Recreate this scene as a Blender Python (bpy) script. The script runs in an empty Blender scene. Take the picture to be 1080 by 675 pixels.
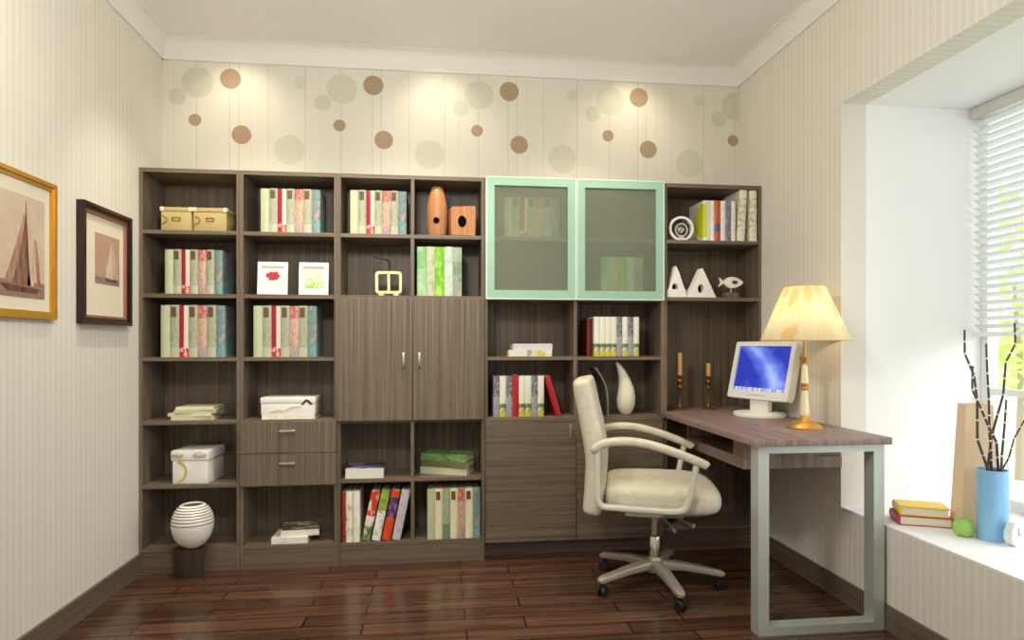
import bpy, bmesh, math, random
from mathutils import Vector, Matrix
random.seed(7)
R = math.radians
C = bpy.context.scene.collection

# ------------------------------------------------------------------ helpers
def lin(c):
    return tuple(((v/255)/12.92 if v/255 <= .04045 else ((v/255+.055)/1.055)**2.4) for v in c)+(1,)

def obj(name, bm, mats, parent=None, smooth=40, loc=None):
    bmesh.ops.recalc_face_normals(bm, faces=bm.faces[:])
    me = bpy.data.meshes.new(name); bm.to_mesh(me); bm.free()
    if not isinstance(mats, (list, tuple)): mats = [mats]
    for m in mats: me.materials.append(m)
    if smooth:
        for p in me.polygons: p.use_smooth = True
        me.set_sharp_from_angle(angle=R(smooth))
    o = bpy.data.objects.new(name, me); C.objects.link(o)
    if parent: o.parent = parent
    if loc: o.location = loc
    return o

def thing(name, label, cat, loc=(0, 0, 0), rot=(0, 0, 0), group=None):
    o = bpy.data.objects.new(name, None); C.objects.link(o)
    o.empty_display_size = .05
    o.location = loc; o.rotation_euler = rot
    o['label'] = label; o['category'] = cat
    if group: o['group'] = group
    return o

def tag(o, label, cat, group=None):
    o['label'] = label; o['category'] = cat
    if group: o['group'] = group
    return o

def struct(o):
    o['kind'] = 'structure'; return o

def dup(root, loc, rot=None, label=None):
    r = root.copy(); C.objects.link(r); r.location = loc
    if rot is not None: r.rotation_euler = rot
    if label: r['label'] = label
    for ch in list(root.children):
        c = ch.copy(); C.objects.link(c); c.parent = r
        for g in ch.children:
            d = g.copy(); C.objects.link(d); d.parent = c
    return r

def BM(): return bmesh.new()

def box(bm, x0, x1, y0, y1, z0, z1, bev=0, seg=2, mi=0):
    vs = [bm.verts.new(p) for p in ((x0,y0,z0),(x1,y0,z0),(x1,y1,z0),(x0,y1,z0),(x0,y0,z1),(x1,y0,z1),(x1,y1,z1),(x0,y1,z1))]
    fs = [bm.faces.new([vs[i] for i in q]) for q in ((3,2,1,0),(4,5,6,7),(0,1,5,4),(1,2,6,5),(2,3,7,6),(3,0,4,7))]
    for f in fs: f.material_index = mi
    if bev:
        es = list({e for f in fs for e in f.edges})
        r = bmesh.ops.bevel(bm, geom=es, offset=bev, segments=seg, affect='EDGES', profile=.5)
        for f in r['faces']: f.material_index = mi
    return vs

def prism(bm, pts, a0, a1, axis='y', mi=0, bev=0):
    """pts 2-D outline; axis y: (x,z), axis z: (x,y), axis x: (y,z)"""
    def P(p, a):
        if axis == 'y': return (p[0], a, p[1])
        if axis == 'z': return (p[0], p[1], a)
        return (a, p[0], p[1])
    A = [bm.verts.new(P(p, a0)) for p in pts]; B = [bm.verts.new(P(p, a1)) for p in pts]
    n = len(pts); fs = [bm.faces.new(A), bm.faces.new(B[::-1])]
    for i in range(n): fs.append(bm.faces.new((A[i], A[(i+1) % n], B[(i+1) % n], B[i])))
    for f in fs: f.material_index = mi
    if bev:
        es = list({e for f in fs[:2] for e in f.edges})
        bmesh.ops.bevel(bm, geom=es, offset=bev, segments=2, affect='EDGES', profile=.5)
    return fs

def ringprism(bm, outer, inner, a0, a1, axis='y', mi=0):
    """frame: outline with a hole; same vertex count in both loops"""
    def P(p, a):
        if axis == 'y': return (p[0], a, p[1])
        if axis == 'z': return (p[0], p[1], a)
        return (a, p[0], p[1])
    n = len(outer)
    L = [[bm.verts.new(P(p, a)) for p in lp] for a in (a0, a1) for lp in (outer, inner)]
    o0, i0, o1, i1 = L
    for i in range(n):
        j = (i+1) % n
        for q in ((o0[i],o0[j],i0[j],i0[i]), (o1[j],o1[i],i1[i],i1[j]), (o0[j],o0[i],o1[i],o1[j]), (i0[i],i0[j],i1[j],i1[i])):
            bm.faces.new(q).material_index = mi

def rect(x0, x1, z0, z1): return [(x0,z0),(x1,z0),(x1,z1),(x0,z1)]
def rrect(x0, x1, z0, z1, r, n=5):
    out = []
    for cx, cz, a in ((x1-r,z0+r,-90),(x1-r,z1-r,0),(x0+r,z1-r,90),(x0+r,z0+r,180)):
        for k in range(n+1):
            t = R(a+90*k/n); out.append((cx+r*math.cos(t), cz+r*math.sin(t)))
    return out
def ell(cx, cz, rx, rz, n=28, ph=0):
    return [(cx+rx*math.cos(2*math.pi*k/n+ph), cz+rz*math.sin(2*math.pi*k/n+ph)) for k in range(n)]

def lathe(bm, prof, seg=32, cx=0, cy=0, mi=0, sx=1, sy=1):
    rings = []
    for r, z in prof:
        if r < 1e-5: rings.append([bm.verts.new((cx, cy, z))])
        else: rings.append([bm.verts.new((cx+sx*r*math.cos(2*math.pi*k/seg), cy+sy*r*math.sin(2*math.pi*k/seg), z)) for k in range(seg)])
    for a, b in zip(rings, rings[1:]):
        for k in range(seg):
            j = (k+1) % seg
            if len(a) == 1 and len(b) == 1: continue
            if len(a) == 1: f = bm.faces.new((a[0], b[j], b[k]))
            elif len(b) == 1: f = bm.faces.new((a[k], a[j], b[0]))
            else: f = bm.faces.new((a[k], a[j], b[j], b[k]))
            f.material_index = mi
    for rg, fl in ((rings[0], 1), (rings[-1], 0)):
        if len(rg) > 1: bm.faces.new(rg[::-1] if fl else rg).material_index = mi

def sweep(bm, path, sect, closed=False, up=Vector((0, 1, 0)), mi=0, caps=True):
    """sect(i, t) -> list of (u,v) offsets; u along 'up', v along the in-plane normal"""
    P = [Vector(p) for p in path]; n = len(P); rings = []
    for i, p in enumerate(P):
        a = P[(i-1) % n] if (closed or i) else p
        b = P[(i+1) % n] if (closed or i < n-1) else p
        T = (b-a).normalized(); U = (up-T*up.dot(T)).normalized(); N = T.cross(U)
        rings.append([bm.verts.new(p+U*u+N*v) for u, v in sect(i, i/(n-1))])
    m = len(rings[0])
    for i in range(n if closed else n-1):
        a, b = rings[i], rings[(i+1) % n]
        for k in range(m): bm.faces.new((a[k], a[(k+1) % m], b[(k+1) % m], b[k])).material_index = mi
    if not closed and caps:
        bm.faces.new(rings[0][::-1]).material_index = mi; bm.faces.new(rings[-1]).material_index = mi

def circ(r, n=12): return [(r*math.cos(2*math.pi*k/n), r*math.sin(2*math.pi*k/n)) for k in range(n)]
def tube(bm, path, r, n=12, up=Vector((0, 1, 0)), closed=False, mi=0):
    rr = r if callable(r) else (lambda t: r)
    sweep(bm, path, lambda i, t: circ(rr(t), n), closed, up, mi)

def spline(pts, k=6):
    """Catmull-Rom through pts"""
    P = [Vector(p) for p in pts]; out = []
    for i in range(len(P)-1):
        p0 = P[max(i-1, 0)]; p1 = P[i]; p2 = P[i+1]; p3 = P[min(i+2, len(P)-1)]
        for j in range(k):
            t = j/k
            out.append(.5*((2*p1)+(p2-p0)*t+(2*p0-5*p1+4*p2-p3)*t*t+(3*p1-p0-3*p2+p3)*t**3))
    out.append(P[-1]); return out

# ------------------------------------------------------------------ materials
def mat(name, col, rough=.5, metal=0, spec=.5, emis=None, es=0):
    m = bpy.data.materials.new(name); m.use_nodes = True
    b = m.node_tree.nodes['Principled BSDF']
    b.inputs['Base Color'].default_value = lin(col); b.inputs['Roughness'].default_value = rough
    b.inputs['Metallic'].default_value = metal; b.inputs['Specular IOR Level'].default_value = spec
    if emis: b.inputs['Emission Color'].default_value = lin(emis); b.inputs['Emission Strength'].default_value = es
    return m

class NT:
    def __init__(s, m): s.m = m; s.t = m.node_tree; s.N = s.t.nodes; s.b = s.N.get('Principled BSDF')
    def n(s, typ, **kw):
        o = s.N.new(typ)
        for k, v in kw.items(): setattr(o, k, v)
        return o
    def link(s, a, b): s.t.links.new(a, b)
    def math(s, op, a, b=None, c=None, clamp=False):
        o = s.N.new('ShaderNodeMath'); o.operation = op; o.use_clamp = clamp
        for i, v in enumerate((a, b, c)):
            if v is None: continue
            if isinstance(v, (int, float)): o.inputs[i].default_value = v
            else: s.link(v, o.inputs[i])
        return o.outputs[0]
    def mix(s, f, a, b):
        o = s.N.new('ShaderNodeMix'); o.data_type = 'RGBA'
        for i, v in ((0, f), (6, a), (7, b)):
            if isinstance(v, tuple): o.inputs[i].default_value = v if len(v) == 4 else lin(v)
            elif isinstance(v, (int, float)): o.inputs[i].default_value = v
            else: s.link(v, o.inputs[i])
        return o.outputs[2]
    def coords(s, kind='Object'):
        tc = s.n('ShaderNodeTexCoord'); sp = s.n('ShaderNodeSeparateXYZ'); s.link(tc.outputs[kind], sp.inputs[0])
        return tc.outputs[kind], sp.outputs
    def mapping(s, vec, scale=(1,1,1), loc=(0,0,0), rot=(0,0,0)):
        o = s.n('ShaderNodeMapping'); s.link(vec, o.inputs[0])
        o.inputs['Scale'].default_value = scale; o.inputs['Location'].default_value = loc; o.inputs['Rotation'].default_value = rot
        return o.outputs[0]
    def noise(s, vec, scale, detail=2, rough=.5):
        o = s.n('ShaderNodeTexNoise'); s.link(vec, o.inputs['Vector'])
        o.inputs['Scale'].default_value = scale; o.inputs['Detail'].default_value = detail; o.inputs['Roughness'].default_value = rough
        return o.outputs[0]
    def ramp(s, f, stops, interp='LINEAR'):
        o = s.n('ShaderNodeValToRGB'); s.link(f, o.inputs[0]); cr = o.color_ramp; cr.interpolation = interp
        while len(cr.elements) < len(stops): cr.elements.new(.5)
        for e, (p, c) in zip(cr.elements, stops): e.position = p; e.color = lin(c)
        return o.outputs[0]
    def base(s, c): s.link(c, s.b.inputs['Base Color'])
    def bump(s, h, strength=.2, dist=.002):
        o = s.n('ShaderNodeBump'); o.inputs['Strength'].default_value = strength; o.inputs['Distance'].default_value = dist
        s.link(h, o.inputs['Height']); s.link(o.outputs[0], s.b.inputs['Normal'])

def wood(name, dark, light, grain='z', rough=.45, fine=120, long=1.3, zs=None):
    m = mat(name, light, rough); t = NT(m); v, _ = t.coords()
    sc = {'z': (fine, fine, long), 'x': (long, fine, fine), 'y': (fine, long, fine)}[grain]
    if zs: sc = (sc[0], sc[1], zs)
    a = t.noise(t.mapping(v, sc), 1, 3, .6)
    b = t.noise(t.mapping(v, tuple(q*.28 for q in sc), (3, 5, 1)), 1, 2)
    f = t.math('ADD', t.math('MULTIPLY', a, .6), t.math('MULTIPLY', b, .4))
    t.base(t.ramp(f, [(.36, dark), (.64, light)])); t.bump(a, .12, .001)
    return m

WD, WL = (80, 69, 57), (130, 115, 97)
M = {}
M['wood'] = wood('grey_brown_oak', WD, WL)
M['wood_x'] = wood('grey_brown_oak_across', WD, WL, 'x')
M['desk'] = wood('reddish_oak_veneer', (112, 90, 84), (150, 128, 120), 'y', zs=6)
M['plinth'] = wood('plinth_oak', (92, 77, 66), (124, 107, 93), 'x')
M['base'] = wood('baseboard_oak', (92, 80, 68), (118, 104, 90), 'y')
M['darkgrain'] = wood('dark_brown_grain', (50, 41, 35), (72, 60, 51), 'z', .5)
M['cherry'] = wood('warm_cherry_wood', (168, 112, 72), (200, 145, 100), 'z', .4, 40)
M['silver'] = mat('brushed_aluminium', (205, 205, 200), .3, .9)
M['steel'] = mat('silver_painted_steel', (186, 192, 184), .35, .35)
M['chrome'] = mat('chrome', (215, 212, 205), .15, 1)
M['armframe'] = mat('pale_grey_coated_metal', (216, 212, 196), .35, .1)
M['basegrey'] = mat('satin_grey_metal', (172, 164, 148), .35, .3)
M['black'] = mat('black_plastic', (24, 22, 22), .45)
M['white'] = mat('white_paint', (238, 236, 230), .5)
M['bay'] = mat('white_plaster', (243, 243, 243), .7)
M['ceil'] = mat('ceiling_paint', (244, 244, 242), .8)
M['hole'] = mat('dark_hollow', (18, 12, 9), .9, 0, 0)
M['porcelain'] = mat('white_ceramic', (236, 233, 222), .3)
M['pale_gourd'] = mat('ivory_ceramic', (226, 221, 200), .35)
M['greyceramic'] = mat('dark_grey_ceramic', (70, 66, 60), .35)
M['stripeblack'] = mat('black_glaze', (40, 36, 34), .35)
M['page'] = mat('book_paper', (232, 226, 206), .8)
M['tan'] = mat('tan_cardboard', (186, 166, 112), .7)
M['boxlid'] = mat('cream_box_lid', (228, 218, 184), .6)
M['brass'] = mat('aged_brass', (150, 105, 55), .35, .8)
M['gold'] = mat('satin_gold', (214, 166, 86), .34, .7)
M['candle'] = mat('honey_wax', (206, 158, 98), .55)
M['creamstone'] = mat('cream_marble', (242, 228, 192), .3)
M['monitor'] = mat('white_monitor_plastic', (232, 232, 226), .35)
M['twig'] = mat('dark_twig', (70, 62, 58), .6)
M['joint'] = mat('pale_joint', (226, 224, 214), .6)
M['bluevase'] = mat('sky_blue_glaze', (138, 190, 232), .25)
M['yellowframe'] = mat('pale_yellow_lacquer', (236, 224, 168), .4)
M['darkwire'] = mat('dark_wire', (36, 30, 26), .4, .5)
M['goldframe'] = mat('gold_leaf', (214, 164, 62), .35, .55)
M['mahogany'] = wood('mahogany', (34, 16, 14), (58, 27, 23), 'z', .3)
M['framelip'] = mat('pink_brown_lip', (158, 104, 92), .45)
M['mount'] = mat('cream_mount_board', (228, 220, 198), .8)
M['label_dark'] = mat('dark_spine_label', (92, 78, 52), .6)
M['label_rust'] = mat('rust_spine_label', (112, 66, 48), .6)
M['yellowdot'] = mat('mustard_band', (196, 182, 70), .6)
M['bow'] = mat('ivory_ribbon', (252, 248, 238), .4)
M['kraft'] = mat('beige_stoneware', (226, 200, 164), .6)
M['lampmetal'] = M['gold']
M['windowframe'] = mat('grey_white_window_frame', (222, 226, 224), .4)
M['headrail'] = mat('grey_headrail', (205, 202, 196), .5)

def wall_mat(name, axis):
    m = mat(name, (224, 216, 198), .75); t = NT(m); v, s = t.coords()
    u = t.math('FRACT', t.math('DIVIDE', s[axis], .036))
    d = t.math('ABSOLUTE', t.math('SUBTRACT', u, .5))
    f = t.math('MULTIPLY', t.math('SUBTRACT', d, .16), 9, clamp=True)
    u2 = t.math('FRACT', t.math('DIVIDE', s[axis], .144))
    g = t.math('MULTIPLY', t.math('ABSOLUTE', t.math('SUBTRACT', u2, .5)), .5)
    n = t.noise(v, 160, 2)
    f = t.math('ADD', t.math('MULTIPLY', f, .75), t.math('ADD', g, t.math('MULTIPLY', n, .12)), clamp=True)
    t.base(t.mix(f, (231, 227, 217), (223, 218, 206))); return m
M['wall_y'] = wall_mat('striped_wallpaper', 1)

def disc_wall():
    m = mat('disc_wallpaper', (226, 220, 200), .75); t = NT(m); v, s = t.coords()
    u = t.math('MODULO', t.math('ADD', s[0], 1.481+.77), .77)
    col = t.mix(0.0, (229, 225, 213), (229, 225, 213))
    def put(mask, c, k):
        nonlocal col
        col = t.mix(t.math('MULTIPLY', mask, k, clamp=True), col, c)
    # faint alternate strips and vertical stems
    for x, w in ((.177,.004),(.348,.004),(.398,.004),(.554,.003),(.752,.004),(.06,.002),(.46,.002)):
        d = t.math('ABSOLUTE', t.math('SUBTRACT', u, x))
        put(t.math('MULTIPLY', t.math('SUBTRACT', w, d), 500, clamp=True), (206, 201, 178), .75)
    for cx, cz, r, c, k in ((.18,2.575,.085,(210,209,192),.9),(.076,2.495,.047,(210,209,192),.9),(.666,2.224,.084,(210,209,192),.8),
                          (.727,2.601,.037,(212,210,192),.7),(.354,2.603,.057,(172,146,120),1),(.412,2.298,.053,(172,146,120),1),(.168,2.370,.035,(174,148,124),1)):
        dx = t.math('SUBTRACT', u, cx); dz = t.math('SUBTRACT', s[2], cz)
        d = t.math('SQRT', t.math('ADD', t.math('MULTIPLY', dx, dx), t.math('MULTIPLY', dz, dz)))
        put(t.math('MULTIPLY', t.math('SUBTRACT', r, d), 350, clamp=True), c, k)
    n = t.noise(v, 140, 2)
    t.base(t.mix(t.math('MULTIPLY', n, .12), col, (190, 180, 150))); return m
M['wall_disc'] = disc_wall()

def floor_mat():
    m = mat('dark_plank_floor', (80, 45, 30), .13, 0, .36); t = NT(m); v, s = t.coords()
    b = t.n('ShaderNodeTexBrick'); t.link(t.mapping(v, (1, 1, 1), (.3, .05, 0)), b.inputs['Vector'])
    b.offset = .37; b.inputs['Scale'].default_value = 1; b.inputs['Brick Width'].default_value = .66; b.inputs['Row Height'].default_value = .105
    b.inputs['Mortar Size'].default_value = .004; b.inputs['Mortar Smooth'].default_value = .1; b.inputs['Bias'].default_value = 0
    b.inputs['Color1'].default_value = (0, 0, 0, 1); b.inputs['Color2'].default_value = (1, 1, 1, 1); b.inputs['Mortar'].default_value = (.5, .5, .5, 1)
    g = t.noise(t.mapping(v, (2.2, 40, 1)), 1, 4, .6)
    f = t.math('ADD', t.math('MULTIPLY', b.outputs['Color'], .20), t.math('MULTIPLY', g, .8))
    c = t.ramp(f, [(.3, (54, 36, 27)), (.5, (82, 56, 42)), (.72, (108, 77, 58))])
    c = t.mix(b.outputs['Fac'], c, (28, 15, 10)); t.base(c)
    r = t.math('ADD', .15, t.math('MULTIPLY', g, .14)); t.link(r, t.b.inputs['Roughness'])
    t.bump(t.math('SUBTRACT', 1, b.outputs['Fac']), .3, .001); return m
M['floor'] = floor_mat()

def leather():
    m = mat('cream_leather', (214, 204, 174), .5); t = NT(m); v, s = t.coords()
    a = t.noise(v, 26, 4, .7); b = t.noise(v, 220, 2)
    t.base(t.ramp(a, [(.3, (196, 188, 166)), (.7, (216, 209, 190))])); t.bump(b, .25, .002); return m
M['leather'] = leather()

def frosted():
    m = bpy.data.materials.new('frosted_green_glass'); m.use_nodes = True; t = NT(m)
    b = t.b; b.inputs['Base Color'].default_value = lin((238, 244, 236)); b.inputs['Transmission Weight'].default_value = 1
    b.inputs['Roughness'].default_value = .19; b.inputs['IOR'].default_value = 1.06
    d = t.n('ShaderNodeBsdfDiffuse'); d.inputs[0].default_value = lin((206, 212, 192))
    q = t.n('ShaderNodeBsdfTranslucent'); q.inputs[0].default_value = lin((210, 228, 210)); y = t.n('ShaderNodeMixShader')
    t.link(d.outputs[0], y.inputs[1]); t.link(q.outputs[0], y.inputs[2]); y.inputs[0].default_value = .42
    x = t.n('ShaderNodeMixShader'); x.inputs[0].default_value = .38
    t.link(b.outputs[0], x.inputs[1]); t.link(y.outputs[0], x.inputs[2])
    tr = t.n('ShaderNodeBsdfTransparent'); tr.inputs[0].default_value = lin((236, 242, 234)); z = t.n('ShaderNodeMixShader'); z.inputs[0].default_value = .26
    t.link(x.outputs[0], z.inputs[1]); t.link(tr.outputs[0], z.inputs[2]); t.link(z.outputs[0], t.N['Material Output'].inputs[0])
    return m
M['frosted'] = frosted()
M['mint'] = mat('mint_door_frame', (150, 190, 170), .4, .1)
M['mintedge'] = mat('pale_mint_edge', (214, 232, 218), .35, .1)

def clear_glass():
    m = bpy.data.materials.new('clear_window_glass'); m.use_nodes = True; t = NT(m)
    tr = t.n('ShaderNodeBsdfTransparent'); gl = t.n('ShaderNodeBsdfGlossy'); gl.inputs['Roughness'].default_value = .02
    x = t.n('ShaderNodeMixShader'); x.inputs[0].default_value = .06
    t.link(tr.outputs[0], x.inputs[1]); t.link(gl.outputs[0], x.inputs[2]); t.link(x.outputs[0], t.N['Material Output'].inputs[0]); return m
M['glass'] = clear_glass()

def translucent(name, col, k=.5, emis=0, pattern=None):
    m = bpy.data.materials.new(name); m.use_nodes = True; t = NT(m)
    a = t.n('ShaderNodeBsdfDiffuse'); b = t.n('ShaderNodeBsdfTranslucent'); x = t.n('ShaderNodeMixShader'); x.inputs[0].default_value = k
    if pattern: c = pattern(t); t.link(c, a.inputs[0]); t.link(c, b.inputs[0])
    else: a.inputs[0].default_value = b.inputs[0].default_value = lin(col)
    t.link(a.outputs[0], x.inputs[1]); t.link(b.outputs[0], x.inputs[2]); out = x.outputs[0]
    if emis:
        e = t.n('ShaderNodeEmission'); e.inputs[1].default_value = emis
        if pattern: t.link(c, e.inputs[0])
        else: e.inputs[0].default_value = lin(col)
        y = t.n('ShaderNodeAddShader'); t.link(out, y.inputs[0]); t.link(e.outputs[0], y.inputs[1]); out = y.outputs[0]
    t.link(out, t.N['Material Output'].inputs[0]); return m

def shade_pattern(t):
    v, s = t.coords()
    # drifting leaf shapes: elongated, tilted Voronoi cells
    ang = t.math('ARCTAN2', s[1], s[0])
    cmb = t.n('ShaderNodeCombineXYZ'); t.link(t.math('MULTIPLY', ang, .16), cmb.inputs[0]); t.link(s[2], cmb.inputs[1])
    vo = t.n('ShaderNodeTexVoronoi'); vo.inputs['Scale'].default_value = 11; vo.inputs['Randomness'].default_value = .9
    t.link(t.mapping(cmb.outputs[0], (1.25, .75, 1), (.1, .02, 0), (0, 0, .7)), vo.inputs['Vector'])
    f = t.math('MULTIPLY', t.math('SUBTRACT', .44, vo.outputs['Distance']), 14, clamp=True)
    sel = t.n('ShaderNodeSeparateXYZ'); t.link(vo.outputs['Color'], sel.inputs[0])
    f = t.math('MULTIPLY', f, t.math('ADD', .25, t.math('MULTIPLY', sel.outputs[0], .75)))
    return t.mix(f, (250, 240, 208), (246, 222, 158))
M['shade'] = translucent('leaf_print_lampshade', (250, 230, 170), .5, .10, shade_pattern)
M['slat'] = translucent('white_blind_slat', (238, 240, 240), .3)
M['greenglass'] = translucent('lime_glass', (200, 236, 150), .5)

def bookmat(name, bands, noise=None, split=None, rough=.45, face=False, sun=None):
    """bands: [(z0, colour)] bottom to top; noise: (colour, amount, scale); split: (x, colour) left share of the spine"""
    m = mat(name, bands[0][1], rough); t = NT(m); v, s = t.coords('Generated')
    c = t.ramp(s[2], bands, 'CONSTANT') if len(bands) > 1 else t.mix(0.0, bands[0][1], bands[0][1])
    if split:
        f = t.math('LESS_THAN', s[0], split[0]); z = t.math('GREATER_THAN', s[2], split[2])
        c = t.mix(t.math('MULTIPLY', f, z), c, split[1])
    if face: c = t.mix(t.math('GREATER_THAN', s[1], .05), c, face)
    for nz in (noise or []):
        o, os_ = t.coords('Object'); q = t.noise(t.mapping(o, (1, 1, .6), (len(name)*.37, .2, nz[2]*.01)), nz[2], 3, .6)
        f = t.math('MULTIPLY', t.math('MULTIPLY', t.math('SUBTRACT', q, .5), 12, clamp=True), nz[1])
        if len(nz) > 3: f = t.math('MULTIPLY', f, t.math('MULTIPLY', t.math('GREATER_THAN', s[2], nz[3]), t.math('LESS_THAN', s[2], nz[4])))
        if face: f = t.math('MULTIPLY', f, t.math('GREATER_THAN', s[1], .05))
        c = t.mix(f, c, nz[0])
    if sun:   # a half disc on the front board that wraps over the spine edge
        dy = t.math('DIVIDE', s[1], .62); dz = t.math('DIVIDE', t.math('SUBTRACT', s[2], .5), .43)
        d = t.math('LESS_THAN', t.math('ADD', t.math('MULTIPLY', dy, dy), t.math('MULTIPLY', dz, dz)), 1)
        c = t.mix(t.math('MULTIPLY', d, t.math('LESS_THAN', s[0], .45)), c, sun)
    t.base(c); return m
PG = (186, 195, 160); GG = (166, 172, 148)
BK = {}
BK['pale'] = bookmat('pale_green_cover', [(0, PG)], [((192, 200, 160), .4, 18)])
BK['grey'] = bookmat('grey_green_cover', [(0, (186, 188, 164)), (.18, GG)], [((140, 146, 124), .5, 60, .3, .7)])
BK['crimson'] = bookmat('crimson_and_white_cover', [(0, (196, 36, 40)), (.17, (216, 206, 190))], [((225, 205, 190), .8, 70, 0, .2)], (.55, (168, 24, 48), .17))
BK['pink'] = bookmat('red_patterned_cover', [(0, (160, 152, 160)), (.2, (196, 158, 140)), (.75, (186, 84, 80))], [((188, 110, 100), .6, 90), ((216, 202, 180), .5, 110)])
BK['teal'] = bookmat('teal_patterned_cover', [(0, (124, 158, 160)), (.3, (112, 142, 142))], [((182, 150, 146), .8, 34, .3, 1), ((82, 114, 114), .5, 70)])
BK['ivory'] = bookmat('ivory_cover', [(0, (232, 226, 190))], [((206, 200, 150), .4, 30)])
BK['sage'] = bookmat('sage_cover', [(0, (120, 138, 112)), (.3, (160, 178, 140))], [((120, 140, 110), .4, 30)])
BK['mint'] = bookmat('mint_green_cover', [(0, (158, 200, 148)), (.55, (130, 186, 124))], [((186, 218, 176), .6, 22)])
BK['stone'] = bookmat('stone_cover', [(0, (190, 196, 170))], [((150, 166, 140), .6, 40)])
BK['lime'] = bookmat('lime_cover', [(0, (122, 190, 32))], [((176, 224, 90), .8, 22), ((90, 160, 20), .6, 40)])
BK['silvergreen'] = bookmat('silver_green_cover', [(0, (196, 210, 198))], [((170, 190, 172), .5, 30)])
BK['moss'] = bookmat('grey_moss_cover', [(0, (150, 160, 142)), (.3, (120, 146, 118)), (.7, (150, 172, 140))], [((176, 190, 166), .5, 26)])
BK['red'] = bookmat('red_cover', [(0, (172, 22, 40))], [((196, 60, 66), .3, 60)])
BK['brick'] = bookmat('brick_red_cover', [(0, (150, 44, 36))], [((110, 30, 26), .6, 40)])
BK['darkred'] = bookmat('dark_red_cover', [(0, (96, 14, 20))])
BK['whiteflora'] = bookmat('white_cover_green_sprigs', [(0, (236, 232, 212))], [((150, 166, 70), .7, 34, .1, .75)])
BK['white'] = bookmat('white_cover', [(0, (236, 234, 222))], [((214, 206, 180), .5, 40)])
BK['redgreen'] = bookmat('red_and_green_picture_cover', [(0, (96, 130, 64)), (.3, (232, 222, 204)), (.5, (204, 64, 40))], [((232, 226, 210), .8, 30), ((60, 110, 50), .8, 24, 0, .45)])
BK['greenwhite'] = bookmat('white_cover_green_top', [(0, (234, 234, 226)), (.6, (150, 176, 74))], [((88, 130, 50), .7, 30, .55, 1), ((120, 150, 90), .5, 26, .1, .5)])
BK['orange'] = bookmat('orange_and_purple_cover', [(0, (218, 74, 28)), (.45, (70, 48, 110)), (.86, (214, 66, 36))], [((230, 150, 120), .4, 50, .42, .9)])
BK['silver'] = bookmat('silver_grey_cover', [(0, (196, 196, 200))], [((164, 164, 172), .5, 60)])
BK['comic'] = bookmat('white_cover_yellow_foot', [(0, (196, 188, 70)), (.14, (92, 118, 50)), (.32, (222, 224, 204)), (.55, (226, 228, 214))], [((232, 232, 216), .8, 70, .14, .55)])
BK['slate'] = bookmat('slate_cover', [(0, (150, 150, 160)), (.5, (104, 106, 116))], [((190, 190, 190), .5, 80)])
BK['lilac'] = bookmat('pale_lilac_cover', [(0, (206, 200, 210))])
BK['yellowsun'] = bookmat('white_cover_yellow_sun', [(0, (226, 226, 214))], sun=(200, 204, 48))
BK['redblue'] = bookmat('orange_and_blue_cover', [(0, (196, 78, 50)), (.22, (86, 84, 150)), (.42, (206, 84, 48))])
BK['bluestrip'] = bookmat('grey_blue_cover', [(0, (112, 112, 140))], [((176, 176, 192), .5, 60)])
BK['tallwhite'] = bookmat('white_green_lettered_cover', [(0, (232, 232, 208))], [((130, 140, 80), .6, 80, .2, .85)])
BK['yellow'] = bookmat('yellow_cover', [(0, (240, 198, 30))], [((250, 214, 70), .4, 12)])
BK['rubyred'] = bookmat('ruby_cover', [(0, (176, 44, 62))])
BK['leafgreen'] = bookmat('leaf_green_cover', [(0, (112, 150, 90))], [((158, 186, 124), .7, 26), ((70, 110, 50), .6, 40)])
BK['olive'] = bookmat('olive_cover', [(0, (112, 116, 78))])
BK['palegrey'] = bookmat('pale_stone_cover', [(0, (206, 206, 176))])
BK['cream'] = bookmat('cream_cover', [(0, (226, 220, 186))])
BK['purplepic'] = bookmat('white_cover_purple_picture', [(0, (226, 222, 214))], [((190, 186, 196), .9, 11)], face=(70, 62, 112))
BK['flowerpic'] = bookmat('flower_picture_cover', [(0, (226, 226, 214))], [((176, 60, 48), 1, 16), ((220, 214, 200), .8, 30)], face=(64, 92, 48))
BK['lilystrip'] = bookmat('white_cover_yellow_blossom', [(0, (216, 212, 200)), (.42, (150, 156, 120)), (.52, (206, 206, 180)), (.66, (196, 190, 70)), (.84, (214, 210, 196))], [((226, 222, 208), .6, 50)])

# ------------------------------------------------------------------ the room
XL, XR, YB, YF, ZC = -1.481, 1.80, 3.68, -1.2, 2.80
BZ0, BZ1, BYN, BYF, BXW, BXI = .416, 2.226, .70, 2.69, 2.48, 1.92
def S(name, parts, m):
    bm = BM()
    for p in parts: box(bm, *p)
    return struct(obj(name, bm, m, smooth=0))
S('floor', [(XL-.1, XR+.12, YF-.1, YB+.1, -.06, 0)], M['floor'])
S('ceiling', [(XL-.1, XR+.12, YF-.1, YB+.1, ZC, ZC+.06)], M['ceil'])
S('wall_back', [(XL-.1, XR+.12, YB, YB+.1, 0, ZC)], M['wall_disc'])
S('wall_left', [(XL-.1, XL, YF, YB, 0, ZC)], M['wall_y'])
S('wall_front', [(XL-.1, XR+.12, YF-.1, YF, 0, ZC)], M['ceil'])
S('wall_right', [(XR, BXI, YF, YB, 0, BZ0-.0085), (XR, BXI, YF, YB, BZ1, ZC), (XR, BXI, BYF, YB, BZ0-.0085, BZ1), (XR, BXI, YF, BYN, BZ0-.0085, BZ1)], M['wall_y'])
S('wall_alcove', [(BXI, BXW+.1, BYF, BYF+.08, 0, BZ1+.06), (BXI, BXW+.1, BYN-.08, BYN, 0, BZ1+.06), (BXI, BXW+.1, BYN, BYF, BZ1, BZ1+.06),
                  (BXW+.02, BXW+.1, BYN, BYF, 0, BZ0-.0085)], M['bay'])
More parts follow.
